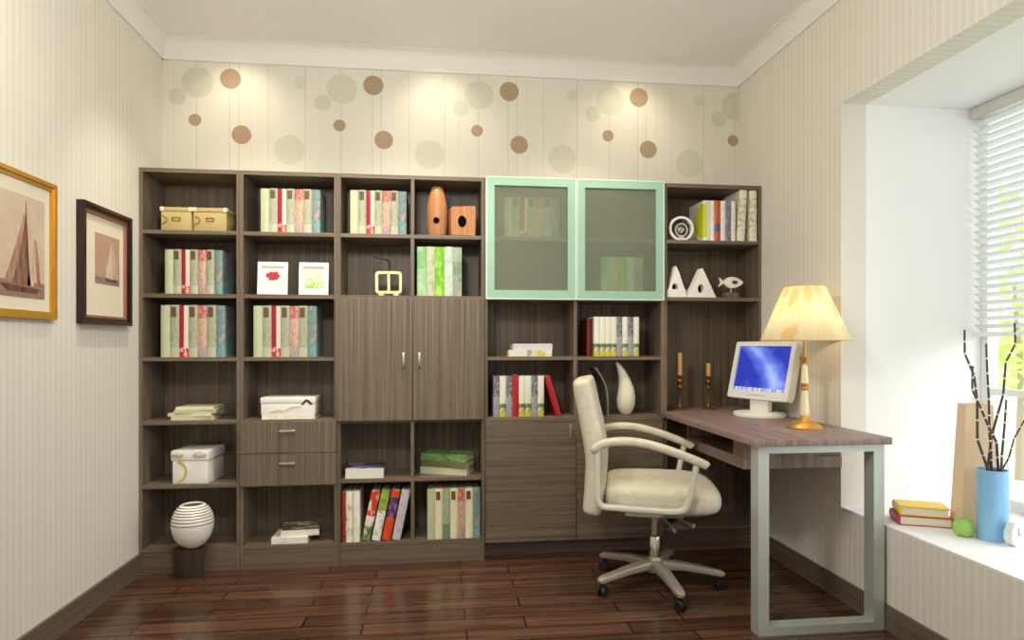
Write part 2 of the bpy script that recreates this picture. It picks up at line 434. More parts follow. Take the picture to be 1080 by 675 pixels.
S('baseboard_left', [(XL, XL+.014, YF, 3.385, 0, .10)], M['base'])
S('baseboard_right', [(XR-.014, XR, YF, 3.385, 0, .10)], M['base'])
def crown(name, kind):
    d, h = .065, .11; zt = ZC
    prof = [(0, zt), (d, zt)]
    for k in range(9):
        a = R(90*k/8); prof.append((d-.004-(d-.018)*math.sin(a), zt-.004-(h-.024)*(1-math.cos(a))))
    prof += [(.012, zt-h), (0, zt-h)]
    bm = BM()
    if kind == 'left': prism(bm, [(XL+a, z) for a, z in prof], YF, YB, 'y')
    if kind == 'right': prism(bm, [(XR-a, z) for a, z in prof], YF, YB, 'y')
    if kind == 'back': prism(bm, [(YB-a, z) for a, z in prof], XL, XR, 'x')
    return struct(obj(name, bm, M['white'], smooth=25))
crown('trim_1', 'left'); crown('trim_2', 'back'); crown('trim_3', 'right')

# window with its sill, frame and panes
w = bpy.data.objects.new('window_1', None); C.objects.link(w); struct(w); w.location = (BXW, (BYN+BYF)/2, BZ0)
wy = w.location.y
bm = BM(); box(bm, XR-BXW, .10, BYN-wy+.001, BYF-wy-.001, -.008, 0); obj('window_sill', bm, M['bay'], w, 0)
bm = BM()
H_ = BZ1-BZ0
ys = [BYN-wy+.002, -.33, .33, BYF-wy-.002]
box(bm, .01, .06, ys[0], ys[3], 0, .05); box(bm, .01, .06, ys[0], ys[3], H_-.05, H_-.001)
for y in (ys[0]+.018, -.33, .33, ys[3]-.018): box(bm, .01, .06, y-.018, y+.018, .05, H_-.05)
obj('window_frame', bm, M['windowframe'], w, 0)
bm = BM(); box(bm, .015, .055, .348, ys[3]-.036, .50, .53); obj('glazing_bar', bm, M['windowframe'], w, 0)
for a, b in ((ys[0]+.036, -.348), (-.312, .312), (.348, ys[3]-.036)):
    bm = BM(); box(bm, .03, .036, a, b, .05, H_-.05); obj('pane', bm, M['glass'], w, 0)

# ------------------------------------------------------------------ bookcase units
YS = 3.40           # shelf fronts
T = .0165
def unit(label, x0, x1, shelves, top=2.03, bottom=.118, cx=None, plinth_back=0.0, bottom_z=None):
    cx = (x0+x1)/2; w2 = (x1-x0)/2-.0004
    u = thing('bookcase', label, 'bookcase', (cx, YS, 0), group='bookcase units along the back wall')
    dep = YB-YS-.003
    for s in (-1, 1):
        bm = BM(); a, b = sorted((s*w2, s*(w2-T))); box(bm, a, b, 0, dep, 0 if not plinth_back else bottom-.02, top, .001, 1); obj('side_panel', bm, M['wood'], u)
    def sh(name, z, t=.020, y0=.0):
        bm = BM(); box(bm, -w2+T, w2-T, y0, dep-.008, z-t/2, z+t/2, .001, 1); obj(name, bm, M['wood_x'], u)
    bm = BM(); box(bm, -w2+T, w2-T, dep-.008, dep, bottom, top, 0); obj('back_panel', bm, M['wood'], u)
    sh('top_panel', top-.0105, .021); sh('bottom_panel', bottom-.01, .02)
    for z in shelves: sh('shelf', z)
    bm = BM(); box(bm, -w2+(T if not plinth_back else 0), w2-(T if not plinth_back else 0), plinth_back+.001, plinth_back+.02, 0, bottom-.0205); obj('plinth', bm, M['plinth'], u)
    return u, cx
def bar_handle(parent, x, z, vertical, L=.078):
    bm = BM(); t = .006
    if vertical:
        box(bm, x-t, x+t, -.030, -.020, z-L/2, z+L/2, .002); [box(bm, x-.004, x+.004, -.022, 0, z+s*L*.36-.004, z+s*L*.36+.004) for s in (-1, 1)]
    else:
        box(bm, x-L/2, x+L/2, -.030, -.020, z-t, z+t, .002); [box(bm, x+s*L*.36-.004, x+s*L*.36+.004, -.022, 0, z-.004, z+.004) for s in (-1, 1)]
    obj('handle', bm, M['silver'], parent)
def panel(u, name, x0, x1, z0, z1, m, cx):
    bm = BM(); g = .0015; box(bm, -(x1-x0)/2+g, (x1-x0)/2-g, 0, .018, -(z1-z0)/2+g, (z1-z0)/2-g, .0015, 1)
    return obj(name, bm, m, u, loc=((x0+x1)/2-cx, -.0195, (z0+z1)/2))

xs = [-1.481, -.996, -.512, .250, 1.236, 1.800]
xs[0] += .001; xs[-1] -= .001
uA, cA = unit('tall open grey brown bookcase column against the left wall, six cells', xs[0], xs[1], [1.71, 1.39, 1.07, .75, .43])
uB, cB = unit('grey brown bookcase column with two drawers between open cells', xs[1], xs[2], [1.71, 1.39, 1.07, .75, .427])
for z0, z1 in ((.589, .752), (.424, .589)):
    d = panel(uB, 'drawer', xs[1]+.004, xs[2]-.004, z0, z1, M['wood'], cB); bar_handle(d, 0, .035, False)
uC, cC = unit('grey brown bookcase unit with two wooden doors at its middle', xs[2], xs[3], [1.71, 1.39, .746, .436])
for z0, z1 in ((1.40, 2.009), (.446, .736), (.1185, .426)):
    for a, b in (((z0, z1),) if z0 != 1.40 else ((1.40, 1.70), (1.72, 2.009))):
        bm = BM(); box(bm, -.1285-cC-.0095, -.1285-cC+.0095, 0, .265, a, b, .001, 1); obj('divider', bm, M['wood'], uC)
for x0, x1, hx in ((xs[2]-.004, -.1285, .15), (-.1285, xs[3]-.004, -.15)):
    d = panel(uC, 'door', x0, x1, .748, 1.388, M['wood'], cC); bar_handle(d, hx, -.003, True)
uD, cD = unit('grey brown bookcase unit with two frosted green glass doors above', xs[3], xs[4], [1.71, 1.39, 1.07, .748], plinth_back=.075)
for a, b in ((1.72, 2.009), (1.40, 1.70), (1.08, 1.38), (.758, 1.06)):
    bm = BM(); box(bm, .741-cD-.0095, .741-cD+.0095, 0, .265, a, b, .001, 1); obj('divider', bm, M['wood'], uD)
for x0, x1, hx in ((xs[3]+.004, .743, .207), (.743, xs[4]-.01, -.207)):
    d = panel(uD, 'door', x0, x1, .094, .752, M['wood_x'], cD); bar_handle(d, hx, .26, True)
for x0, x1 in ((xs[3]+.004, .7425), (.7425, xs[4]-.004)):
    w_ = (x1-x0)/2-.0012; h_ = (2.034-1.384)/2; bm = BM()
    ringprism(bm, rect(-w_, w_, -h_, h_), rect(-w_+.046, w_-.046, -h_+.049, h_-.046), 0, .018)
    d = obj('glass_door', bm, M['mint'], uD, loc=((x0+x1)/2-cD, -.0195, 1.709), smooth=0)
    d['label'] = 'mint green framed door'
    bm = BM(); ringprism(bm, rect(-w_, w_, -h_, h_), rect(-w_+.006, w_-.006, -h_+.006, h_-.006), -.0015, .0); obj('edge_strip', bm, M['mintedge'], d, 0)
    bm = BM(); box(bm, -w_+.0445, w_-.0445, .007, .011, -h_+.0475, h_-.0445); obj('glass_pane', bm, M['frosted'], d, 0)
uE, cE = unit('grey brown corner bookcase unit standing behind the desk', xs[4], xs[5], [1.71, 1.395], plinth_back=.03, bottom=.138)

# ------------------------------------------------------------------ books
def book(kind, t, h, loc, label, group, d=.19, rot=(0, 0, 0), lab=None, rounded=True):
    b = thing('book', label, 'book', loc, rot, group)
    bm = BM(); k = .0028; x = t/2
    if rounded:
        sp = [(-x+.0*i, 0) for i in ()]
        out = [(-x, d), (-x, .006)]+[(-x+t*i/6, .006-.006*math.sin(math.pi*i/6)) for i in range(1, 6)]+[(x, .006), (x, d), (x-k, d), (x-k, .010), (-x+k, .010), (-x+k, d)]
    else: out = [(-x, d), (-x, 0), (x, 0), (x, d), (x-k, d), (x-k, .004), (-x+k, .004), (-x+k, d)]
    prism(bm, out, 0, h, 'z'); obj('cover', bm, BK[kind], b, 25)
    bm = BM(); box(bm, -x+k, x-k, .010, d-.005, .004, h-.004); obj('page_block', bm, M['page'], b, 0)
    if lab:
        bm = BM(); box(bm, -x*.72, x*.42, -.0012, .004, h*lab[1], h*lab[2]); obj('spine_label', bm, M[lab[0]], b, 0)
    return b
YK = 3.403
SET7 = [('pale', None, 'pale green book, leftmost'), ('grey', ('label_dark', .77, .96), 'grey dark-labelled book left of the crimson one'), ('crimson', None, 'crimson and white book'),
        ('grey', ('label_dark', .77, .96), 'grey dark-labelled book right of the crimson one'), ('pink', None, 'pink and red patterned book'),
        ('grey', ('label_rust', .77, .96), 'rust-labelled grey book, second from right'), ('teal', None, 'teal and pink patterned book, rightmost')]
def row7(x0, x1, z, h, place, group, items=SET7, y=YK, d=.19):
    n = len(items); p = (x1-x0)/n
    for i, (kd, lab, lk) in enumerate(items):
        book(kd, p-.0012, h+(.002 if i % 2 else 0), (x0+p*(i+.5), y, z), lk+' '+place, group, d, lab=lab)
SZ = lambda z: z+.0101
row7(-1.360, -1.083, SZ(1.39), .222, 'in the row below the tan boxes', 'books in the row below the tan boxes')
row7(-1.380, -1.070, SZ(1.07), .262, 'in the row above the magazine stack', 'books in the row above the magazine stack')
row7(-.897, -.600, SZ(1.71), .222, 'in the row above the photo frames', 'books in the row above the photo frames')
row7(-.932, -.618, SZ(1.07), .262, 'in the row below the photo frames', 'books in the row below the photo frames')
row7(-.449, -.160, SZ(1.71), .226, 'in the row beside the wooden vases', 'books in the row beside the wooden vases')
row7(.361, .668, SZ(1.71), .226, 'behind the left frosted door', 'books behind the left frosted door', y=3.47, d=.17)
L5 = [('mint', None, 'mint green book, leftmost'), ('stone', None, 'pale stone book, second from left'), ('lime', None, 'bright lime green book in the middle'),
      ('silvergreen', None, 'silvery pale green book, right of lime one'), ('moss', None, 'grey moss green book, rightmost')]
row7(-.105, .130, SZ(1.39), .258, 'in the row under the wooden vases', 'green books under the wooden vases', L5)
row7(.895, 1.135, SZ(1.39), .225, 'behind the right frosted door', 'green books behind the right frosted door', L5, y=3.45, d=.17)
B7 = [('pale', None, 'pale green book, leftmost'), ('ivory', ('label_rust', .78, .95), 'ivory book, second from left'), ('sage', None, 'sage green book'),
      ('ivory', ('label_rust', .78, .95), 'ivory book left of the pink one'), ('pink', None, 'pink and red patterned book'), ('ivory', ('label_rust', .78, .95), 'ivory book right of the pink one'), ('teal', None, 'teal and pink book, rightmost')]
row7(-.052, .228, .1185, .262, 'in the row below the green stack', 'books in the row below the green stack', B7)
# bottom row, left of the divider
g = 'books on the bottom shelf beside the low white book'
g = 'books in the bottom cell left of the ivory books'
book('brick', .020, .262, (-.482, YK, .1185), 'thin red book, upright at far left of the bottom cell with leaning books', g)
book('whiteflora', .033, .262, (-.454, YK, .1185), 'white book with green sprigs standing right of the thin red book', g)
book('white', .035, .262, (-.417, YK, .1185), 'plain white book standing just left of the leaning books', g)
for kd, xb, lk in (('redgreen', -.384, 'leaning red and green picture book, first of the leaning four'), ('greenwhite', -.332, 'leaning white book with green top, second of the leaning four'),
                   ('orange', -.280, 'leaning orange and purple book on the bottom shelf'), ('silver', -.228, 'leaning silver grey book, rightmost of the leaning four')):
    a = R(11.5); t = .043
    book(kd, t, .262, (xb+.014, YK, .1187+t/2*math.sin(a)), lk, g, rot=(0, a, 0))
# below the glass doors, right cell
g = 'small books under the right glass door'
book('darkred', .030, .205, (.828, YK+.03, SZ(1.07)), 'dark red book, leftmost in the row under the right glass door', g, .15)
R8 = [('comic', 'first white yellow-footed book from left'), ('comic', 'second white yellow-footed book from left'), ('comic', 'third white yellow-footed book from left'), ('comic', 'fourth white yellow-footed book from left'),
      ('slate', 'left of two slate grey books'), ('comic', 'white yellow-footed book between two slate books'), ('slate', 'right of two slate grey books'), ('comic', 'white yellow-footed book, rightmost')]
p = .252/8
for i, (kd, lk) in enumerate(R8):
    book(kd, p-.001, .215, (.846+p*(i+.5), YK, SZ(1.07)), lk+' under the right glass door', g, .15)
g = 'small books above the left lower door'
R9 = [('slate', 'slate grey book, leftmost'), ('comic', 'white yellow-footed book left of the second slate'), ('slate', 'slate grey book touching the red book'), ('red', 'upright red book'),
      ('comic', 'white yellow-footed book right of the red book'), ('comic', 'white yellow-footed book left of third slate book'), ('slate', 'slate grey book, third from the left'), ('comic', 'white yellow-footed book beside the leaning red one')]
R9 = [('slate', 'leftmost slate grey book in the row with the leaning red book'), ('comic', 'white yellow-footed book between two slate books, left of the upright red book'), ('slate', 'slate grey book just left of the upright red book'),
      ('red', 'upright red book among small books above the lower doors'), ('comic', 'white yellow-footed book just right of the upright red book'), ('comic', 'second white yellow-footed book to the right of the upright red book'),
      ('slate', 'slate grey book right of the upright red book, near the leaning one'), ('comic', 'white yellow-footed book touched by the leaning red book')]
p = .274/8
for i, (kd, lk) in enumerate(R9):
    book(kd, p-.001, .218 if kd != 'red' else .224, (.297+p*(i+.5), YK, SZ(.748)), lk, g, .15)
a = R(-17); t = .030
book('red', t, .222, (.651, YK, SZ(.748)+t/2*math.sin(-a)), 'red book leaning left against the small books above the lower doors', g, .15, rot=(0, a, 0))
# corner unit
g = 'books on the top shelf of the corner unit'
x = 1.462
for kd, t, lk in (('yellowsun', .044, 'white book with yellow sun shape, leftmost on the corner unit'), ('white', .024, 'plain white book left of the orange one on the corner unit'), ('redblue', .034, 'orange and blue book on the top shelf of the corner unit'),
                  ('white', .030, 'plain white book between orange and grey blue books, corner unit'), ('bluestrip', .032, 'grey blue book on the top shelf of the corner unit'), ('white', .026, 'plain white book beside the tall lettered books, corner unit')):
    book(kd, t-.001, .222, (x+t/2, YK, SZ(1.71)), lk, g, .20); x += t
a = R(3.2)
book('tallwhite', .044, .285, (x+.030, YK, SZ(1.71)+.022*math.sin(a)), 'tall white lettered book leaning slightly, left of the two tall ones', g, .21, rot=(0, a, 0))
book('tallwhite', .042, .285, (1.755, YK, SZ(1.71)), 'tall upright white lettered book beside the right end panel', g, .21)

def flat(kind, cx, z, t, L, d, label, group, yaw=0, y=YK, rounded=False, spine='front'):
    """a book lying down, spine to the front, length L along x"""
    rz = R(yaw); c = Vector((-L/2, 0, 0)); c.rotate(Matrix.Rotation(rz, 3, 'Z'))
    return book(kind, t, L, (cx+c.x, y+c.y, z+t/2+.0002), label, group, d, rot=(0, R(90), rz), rounded=rounded)
# magazine stack
g = 'magazines stacked under the left book rows'
z = SZ(.75)
for kd, cx, t, L, yw, lk in (('palegrey', -1.236, .018, .205, 3, 'pale grey magazine at the bottom of the left stack'), ('cream', -1.250, .016, .215, -4, 'cream magazine second from the bottom of the left stack'),
                             ('pale', -1.222, .016, .200, 5, 'pale green magazine second from the top of the left stack'), ('ivory', -1.225, .015, .185, 0, 'small ivory magazine on top of the left stack')):
    flat(kd, cx, z, t, L, .17, lk, g, yw, YK+.025); z += t+.0004
# two books low in the drawer column
z = .1185
flat('white', -.756, z, .032, .180, .17, 'thick white book lying at the bottom of a two book pile', 'books lying under the drawers', 0, YK+.012)
flat('flowerpic', -.706, z+.0325, .030, .190, .17, 'book with red flower cover lying on top of thick white book', 'books lying under the drawers', 7, YK+.03)
flat('purplepic', -.376, SZ(.436), .050, .195, .17, 'thick white book with purple picture lying above the leaning books', 'books lying in the middle bookcase', 0, YK+.010)
z = SZ(.436); g = 'green books piled in the middle bookcase'
for kd, t, L, yw, lk in (('palegrey', .036, .262, -20, 'pale stone book at the bottom of the green pile'), ('olive', .034, .250, -24, 'olive book in the middle of the green pile'), ('leafgreen', .038, .255, -22, 'leaf green patterned book on top of the green pile')):
    flat(kd, .032, z, t, L, .145, lk, g, yw, YK+.062); z += t+.0004
z = SZ(1.07); g = 'books lying under the left glass door'
flat('lilystrip', .497, z, .034, .236, .15, 'white and yellow book lying at the bottom under the left glass door', g, 0, YK+.01)
flat('lilac', .512, z+.0345, .034, .215, .14, 'pale lilac book lying on the white and yellow book', g, 2, YK+.02)

# ------------------------------------------------------------------ things on the shelves
def storage_box(cx, w_, label):
    b = thing('storage_box', label, 'box', (cx, YK+.004, SZ(1.71)), group='tan storage boxes on the top left shelf')
    bm = BM(); box(bm, -w_/2, w_/2, 0, .16, 0, .094, .002); obj('box_body', bm, M['tan'], b)
    bm = BM(); box(bm, -w_/2-.003, w_/2+.003, -.003, .163, .0945, .116, .003); obj('lid', bm, M['tan'], b)
    for s in (-1, 1):
        bm = BM(); x0 = s*(w_/2-.014); box(bm, min(x0, s*(w_/2+.0045)), max(x0, s*(w_/2+.0045)), -.0045, .03, .0955, .117, .002); obj('lid_corner', bm, M['boxlid'], b)
    bm = BM(); ringprism(bm, rrect(-.021, .021, .046, .066, .006), rrect(-.017, .017, .050, .062, .004), -.003, .001); obj('label_holder', bm, M['brass'], b)
    bm = BM(); tube(bm, [(-w_/2+.028*math.sin(t*.5)+.004, -.001-.004*math.sin(math.pi*t/6), .030+.007*t) for t in range(7)], .0016, 6, Vector((1, 0, 0))); obj('pull_cord', bm, M['brass'], b)
storage_box(-1.305, .146, 'left tan storage box with pale lid corners on top shelf')
storage_box(-1.143, .158, 'right tan storage box with pale lid corners on top shelf')

# gift box
b = thing('gift_box', 'white lidded gift box with mustard ring pattern in left column', 'box', (-1.240, YK+.008, SZ(.43)), (0, 0, R(-4)))
bm = BM(); box(bm, -.088, .088, 0, .20, 0, .118, .003); obj('box_body', bm, M['white'], b)
bm = BM(); box(bm, -.094, .094, -.006, .206, .119, .168, .004); obj('lid', bm, M['white'], b)
bm = BM(); n = 18
arc = lambda r: [(-.072+r*math.cos(R(-78+156*k/n)), .060+r*math.sin(R(-78+156*k/n))) for k in range(n+1)]
prism(bm, arc(.058)+arc(.046)[::-1], -.0018, .001); obj('ring_print', bm, M['yellowdot'], b)
for cx in (-.060, .052):
    bm = BM()
    for s in (-1, 1):
        lathe(bm, [(0, -.5), (.35, -.45), (.6, -.1), (.55, .25), (.3, .48), (0, .5)], 14)
    for v in bm.verts: pass
    bmesh.ops.scale(bm, vec=(.055, .018, .030), verts=bm.verts); bmesh.ops.translate(bm, vec=(cx, -.010, .150), verts=bm.verts)
    obj('ribbon_bow', bm, M['bow'], b)

# vase on its dark tapered stand in front of the plinth
VX, VY = -1.222, 3.350
s_ = thing('vase_support', 'dark brown tapered stand on floor under the white vase', 'support', (VX, VY, 0))
bm = BM(); lathe(bm, [(0, 0), (.064, 0), (.066, .004), (.075, .132), (.075, .138), (0, .138)], 40, sy=.60); obj('tapered_body', bm, M['darkgrain'], s_)
bm = BM(); lathe(bm, [(.030, .1382), (.054, .1382), (.056, .141), (.052, .144), (.030, .144)], 40, sy=.75); obj('top_ring', bm, M['darkgrain'], s_)
v_ = thing('vase', 'round white ceramic vase with black rings on brown stand', 'vase', (VX+.022, VY-.016, .1445))
VP = [(q.x, q.z) for q in spline([(.034, 0, .002), (.058, 0, .018), (.082, 0, .050), (.094, 0, .088), (.098, 0, .120), (.093, 0, .155), (.077, 0, .188), (.055, 0, .210)], 5)]
def vr(z):
    for (r0, z0), (r1, z1) in zip(VP, VP[1:]):
        if z0 <= z <= z1: return r0+(r1-r0)*(z-z0)/(z1-z0)
prof = [(0, 0), (.030, 0)]+VP+[(.050, .212), (.045, .208), (.056, .186), (.0, .120)]
bm = BM(); lathe(bm, prof, 48); obj('body', bm, M['porcelain'], v_)
for k, z in enumerate((.124, .141, .156, .169, .181, .192, .202)):
    bm = BM(); r0 = vr(z)
    lathe(bm, [(r0-.002, z-.0015), (r0+.0012, z-.0017), (r0+.0009, z+.0017), (r0-.0024, z+.0017), (r0-.002, z-.0015)], 48)
    bmesh.ops.remove_doubles(bm, verts=bm.verts, dist=1e-6)
    bmesh.ops.translate(bm, vec=(0, 0, 0), verts=bm.verts); obj('glaze_ring', bm, M['stripeblack'], v_)

# photo frames
def photo_frame(x, label, kind):
    f = thing('photo_frame', label, 'photo frame', (x, YK+.022, SZ(1.39)+.0012), (R(-7), 0, R(3)), 'white photo frames on the bookcase')
    W_, Hh = .074, .170; bm = BM()
    ringprism(bm, rect(-W_, W_, 0, Hh), rect(-W_+.020, W_-.020, .022, Hh-.022), -.008, .006); obj('frame', bm, M['white'], f, 0)
    bm = BM(); box(bm, -W_+.019, W_-.019, .001, .004, .021, Hh-.021); obj('mount', bm, M['white' if kind == 'r' else 'page'], f, 0)
    bm = BM(); m = print_r if kind == 'r' else print_g
    box(bm, -W_+.032, W_-.032, -.0006, .002, .036, Hh-.036); obj('print', bm, m, f, 0)
    bm = BM(); prism(bm, [(.006, .12), (.006, .11), (.055, .014), (.062, .014)], -.012, .012, 'x'); obj('easel_leg', bm, M['white'], f, 0)
m = mat('red_flower_print', (232, 228, 220), .6); t = NT(m); v, s = t.coords('Generated')
dz = t.math('SUBTRACT', s[2], .62); dx = t.math('SUBTRACT', s[0], .5)
nn = t.math('MULTIPLY', t.math('SUBTRACT', t.noise(v, 5, 3), .5), .5)
d = t.math('ADD', t.math('ADD', t.math('MULTIPLY', t.math('MULTIPLY', dx, dx), .9), t.math('MULTIPLY', t.math('MULTIPLY', dz, dz), 3.2)), nn)
t.base(t.mix(t.math('MULTIPLY', t.math('SUBTRACT', .21, d), 14, clamp=True), (230, 226, 216), (170, 44, 58))); print_r = m
m = mat('green_leaf_print', (200, 216, 170), .6); t = NT(m); v, s = t.coords('Generated')
q = t.noise(t.mapping(v, (6, 1, 4)), 1.4, 4)
low = t.math('SUBTRACT', .8, s[2])
c = t.mix(t.math('MULTIPLY', t.math('ADD', t.math('SUBTRACT', q, .62), t.math('MULTIPLY', low, .35)), 6, clamp=True), (206, 218, 198), (142, 200, 40))
t.base(c); print_g = m
photo_frame(-.842, 'white photo frame with red flower print', 'r')
photo_frame(-.636, 'white photo frame with green leaf print', 'g')

# white flat box with a dark chevron mark, on a thin white book
flat('white', -.760, SZ(.75), .022, .262, .19, 'thin white book lying under the white box above the drawers', 'books lying above the drawers', 0, YK+.004)
b = thing('document_box', 'white box with pale sketch and dark chevron above the drawers', 'box', (-.762, YK+.010, SZ(.75)+.0226))
bm = BM(); box(bm, -.134, .134, 0, .18, 0, .060, .002); obj('box_body', bm, M['white'], b)
bm = BM(); box(bm, -.137, .137, -.003, .183, .0604, .090, .003); obj('lid', bm, M['white'], b)
bm = BM(); prism(bm, [(.064, .052), (.088, .078), (.100, .078), (.126, .052), (.112, .052), (.094, .070), (.076, .052)], -.0042, -.002); obj('chevron_mark', bm, M['stripeblack'], b, 0)
bm = BM(); tube(bm, spline([(-.09, -.0034, .012), (-.05, -.0034, .026), (-.02, -.0034, .020), (.02, -.0034, .040), (.06, -.0034, .042)]), .0022, 6)
obj('sketch_line', bm, mat('peach_ink', (226, 190, 160), .7), b)

# wooden vases
v_ = thing('wooden_vase', 'tall rounded cherry wood vase with a small round hole', 'vase', (.0, YK+.062, SZ(1.71)+.0012))
def holed(bm, outline_r, cz, r, depth=.02):
    pass
bm = BM()
prof = [(0, 0), (.042, 0), (.048, .006), (.054, .06), (.056, .11), (.054, .155), (.047, .20), (.037, .24), (.028, .262), (.022, .265), (.018, .258), (0, .255)]
pr = [(0, 0)]+[(p.x, p.z) for p in spline([(a, 0, z) for a, z in prof[1:9]], 5)]+prof[9:]
lathe(bm, pr, 40); body = obj('body', bm, M['cherry'], v_)
bm = BM(); lathe(bm, [(0, -.054), (.0165, -.054), (.0165, -.030), (0, -.030)], 24); bmesh.ops.rotate(bm, matrix=Matrix.Rotation(R(90), 3, 'X'), verts=bm.verts)
bmesh.ops.translate(bm, vec=(-.004, -.1, .078), verts=bm.verts)
for v in bm.verts: v.co.y = -.0575+(v.co.y+.1-.03)*.25 if False else (-.0566 if v.co.y < -.055 else -.040)
obj('hole', bm, M['hole'], v_)
v2 = thing('wooden_vase', 'square cherry wood block vase with oval hole beside tall vase', 'vase', (.131, YK+.055, SZ(1.71)), (0, 0, R(10)))
bm = BM()
def sqsec(w2, z, dz): return [bm.verts.new((sx*w2, sy*.048, z+(dz if sx > 0 else -dz))) for sx, sy in ((-1,-1),(1,-1),(1,1),(-1,1))]
secs = [sqsec(.064, 0, 0), sqsec(.066, .05, 0), sqsec(.066, .10, 0), sqsec(.066, .158, .006)]
for a, b_ in zip(secs, secs[1:]):
    for k in range(4): bm.faces.new((a[k], a[(k+1) % 4], b_[(k+1) % 4], b_[k]))
bm.faces.new(secs[0][::-1]); bm.faces.new(secs[-1])
bmesh.ops.bevel(bm, geom=bm.edges[:], offset=.004, segments=2, affect='EDGES'); obj('body', bm, M['cherry'], v2)
bm = BM(); prism(bm, ell(-.008, .076, .023, .031), -.0486, -.030); obj('hole', bm, M['hole'], v2)
bm = BM(); ringprism(bm, ell(-.008, .076, .027, .035), ell(-.008, .076, .023, .031), -.0492, -.046); obj('hole_rim', bm, M['cherry'], v2)

# yellow double frame with a wire arc
f = thing('candle_frame', 'pale yellow rounded double frame ornament above the left wooden door', 'ornament', (-.254, YK+.05, SZ(1.39)))
bm = BM(); ringprism(bm, rrect(-.069, .069, .012, .130, .018), rrect(-.055, .055, .026, .116, .010), -.022, .022); obj('outer_frame', bm, M['yellowframe'], f)
bm = BM(); box(bm, -.007, .007, -.020, .020, .024, .118, .002); obj('centre_bar', bm, M['yellowframe'], f)
for s in (-1, 1):
    bm = BM(); box(bm, s*.038-.014, s*.038+.014, -.020, .020, 0, .0135, .002); obj('foot', bm, M['yellowframe'], f)
bm = BM(); tube(bm, spline([(.000, .0, .128), (.004, .01, .168), (-.010, .0, .192), (-.050, -.01, .200), (-.090, -.01, .214), (-.115, 0, .232)], 8), lambda t: .0032, 8, Vector((0, 1, 0)))
obj('wire_arc', bm, M['darkwire'], f)

# gourd vase and its dark twin behind the chair
def gourd(name, label, x, y, z, m, flip=1, k=1.0, rz=0):
    path = [(0, 0, 0), (.001, 0, .03), (.003, 0, .07), (.004, 0, .12), (-.002, 0, .17), (-.016, 0, .22), (-.034, 0, .26), (-.050, 0, .286)]
    rad = [.026, .043, .051, .047, .036, .024, .014, .007]
    P = spline([(a*flip, b, c) for a, b, c in path], 6); RR = [q.x for q in spline([(r, 0, 0) for r in rad], 6)]
    bm = BM(); sweep(bm, P, lambda i, t: circ(max(RR[i], .004), 24)); bmesh.ops.scale(bm, vec=(k, k, k), verts=bm.verts)
    o = obj(name, bm, m, smooth=60, loc=(x, y, z)); o.rotation_euler = (0, 0, rz)
    return tag(o, label, 'vase')
gourd('gourd_vase', 'ivory gourd shaped vase with curved tip standing behind chair', 1.037, YK+.06, SZ(.748)+.0012, M['pale_gourd'])
b = thing('magazine', 'thin grey magazine curving behind the top of the office chair', 'magazine', (.868, YK+.05, SZ(.748)))
bm = BM(); pth = spline([(.046, 0, 0), (.046, 0, .07), (.040, 0, .14), (.018, 0, .20), (-.022, 0, .262)], 6)
sweep(bm, [Vector(p) for p in pth], lambda i, t: [(-.08, -.002), (.08, -.002), (.08, .002), (-.08, .002)]); obj('cover', bm, mat('grey_magazine_cover', (150, 148, 140), .4), b)
bm = BM(); sweep(bm, [Vector(p)+Vector((-.0055, 0, 0)) for p in pth], lambda i, t: [(-.076, -.003), (.076, -.003), (.076, .003), (-.076, .003)]); obj('pages', bm, M['greyceramic'], b)

# corner unit ornaments
o_ = thing('ring_sculpture', 'white ring sculpture with spiral centre on corner unit shelf', 'sculpture', (1.352, YK+.05, SZ(1.71)))
bm = BM(); ringprism(bm, ell(0, .070, .071, .0695), ell(0, .070, .058, .0565), -.012, .012); obj('outer_ring', bm, M['white'], o_)
bm = BM(); ringprism(bm, ell(0, .062, .038, .040), ell(0, .062, .029, .031), -.010, .010); obj('inner_ring', bm, M['silver'], o_)
bm = BM(); tube(bm, [(.021*(1-k/40)*math.cos(k*.42), 0, .063+.021*(1-k/40)*math.sin(k*.42)) for k in range(38)], .0035, 8); obj('spiral', bm, M['silver'], o_)
bm = BM(); prism(bm, [(-.020, .0125), (-.009, .034), (.009, .034), (.020, .0125)], -.008, .008); obj('wedge', bm, M['silver'], o_)
def triangle(x, w_, h, hx, label):
    o_ = thing('triangle_sculpture', label, 'sculpture', (x, YK+.048, SZ(1.395)), (0, 0, 0), 'white triangle sculptures')
    tip = .07*w_
    outer = [(-w_/2, 0), (w_/2, 0), (tip*.35, h), (-tip*.35, h)]
    # A-shaped slab with an oval hole: bridge outline and hole with matching loops
    n = 32; hole = ell(hx, .30*h, .018, .026, n, R(-90)-math.pi/n*0)
    per = []
    L = [Vector((a, b)) for a, b in outer]; c = Vector((hx, .30*h))
    for k in range(n):
        d_ = (Vector(hole[k])-c).normalized(); best = None
        for i in range(4):
            p, q = L[i], L[(i+1) % 4]; e = q-p; den = d_.x*e.y-d_.y*e.x
            if abs(den) < 1e-9: continue
            tt = ((p.x-c.x)*e.y-(p.y-c.y)*e.x)/den; uu = ((p.x-c.x)*d_.y-(p.y-c.y)*d_.x)/den
            if tt > 0 and -1e-6 <= uu <= 1+1e-6 and (best is None or tt < best): best = tt
        per.append(c+d_*best)
    for cor in L:   # snap the nearest ray end to each corner
        j = min(range(n), key=lambda q: (per[q]-cor).length); per[j] = cor.copy()
    bm = BM(); ringprism(bm, [(p.x, p.y) for p in per], hole, -.028, .028); obj('slab', bm, M['white'], o_, 20)
    bm = BM(); prism(bm, ell(hx, .30*h, .0178, .0258, n), .018, .024); obj('hole_back', bm, M['hole'], o_)
    return o_
t1 = triangle(1.316, .124, .175, -.008, 'left white triangle sculpture, partly beside the glass door')
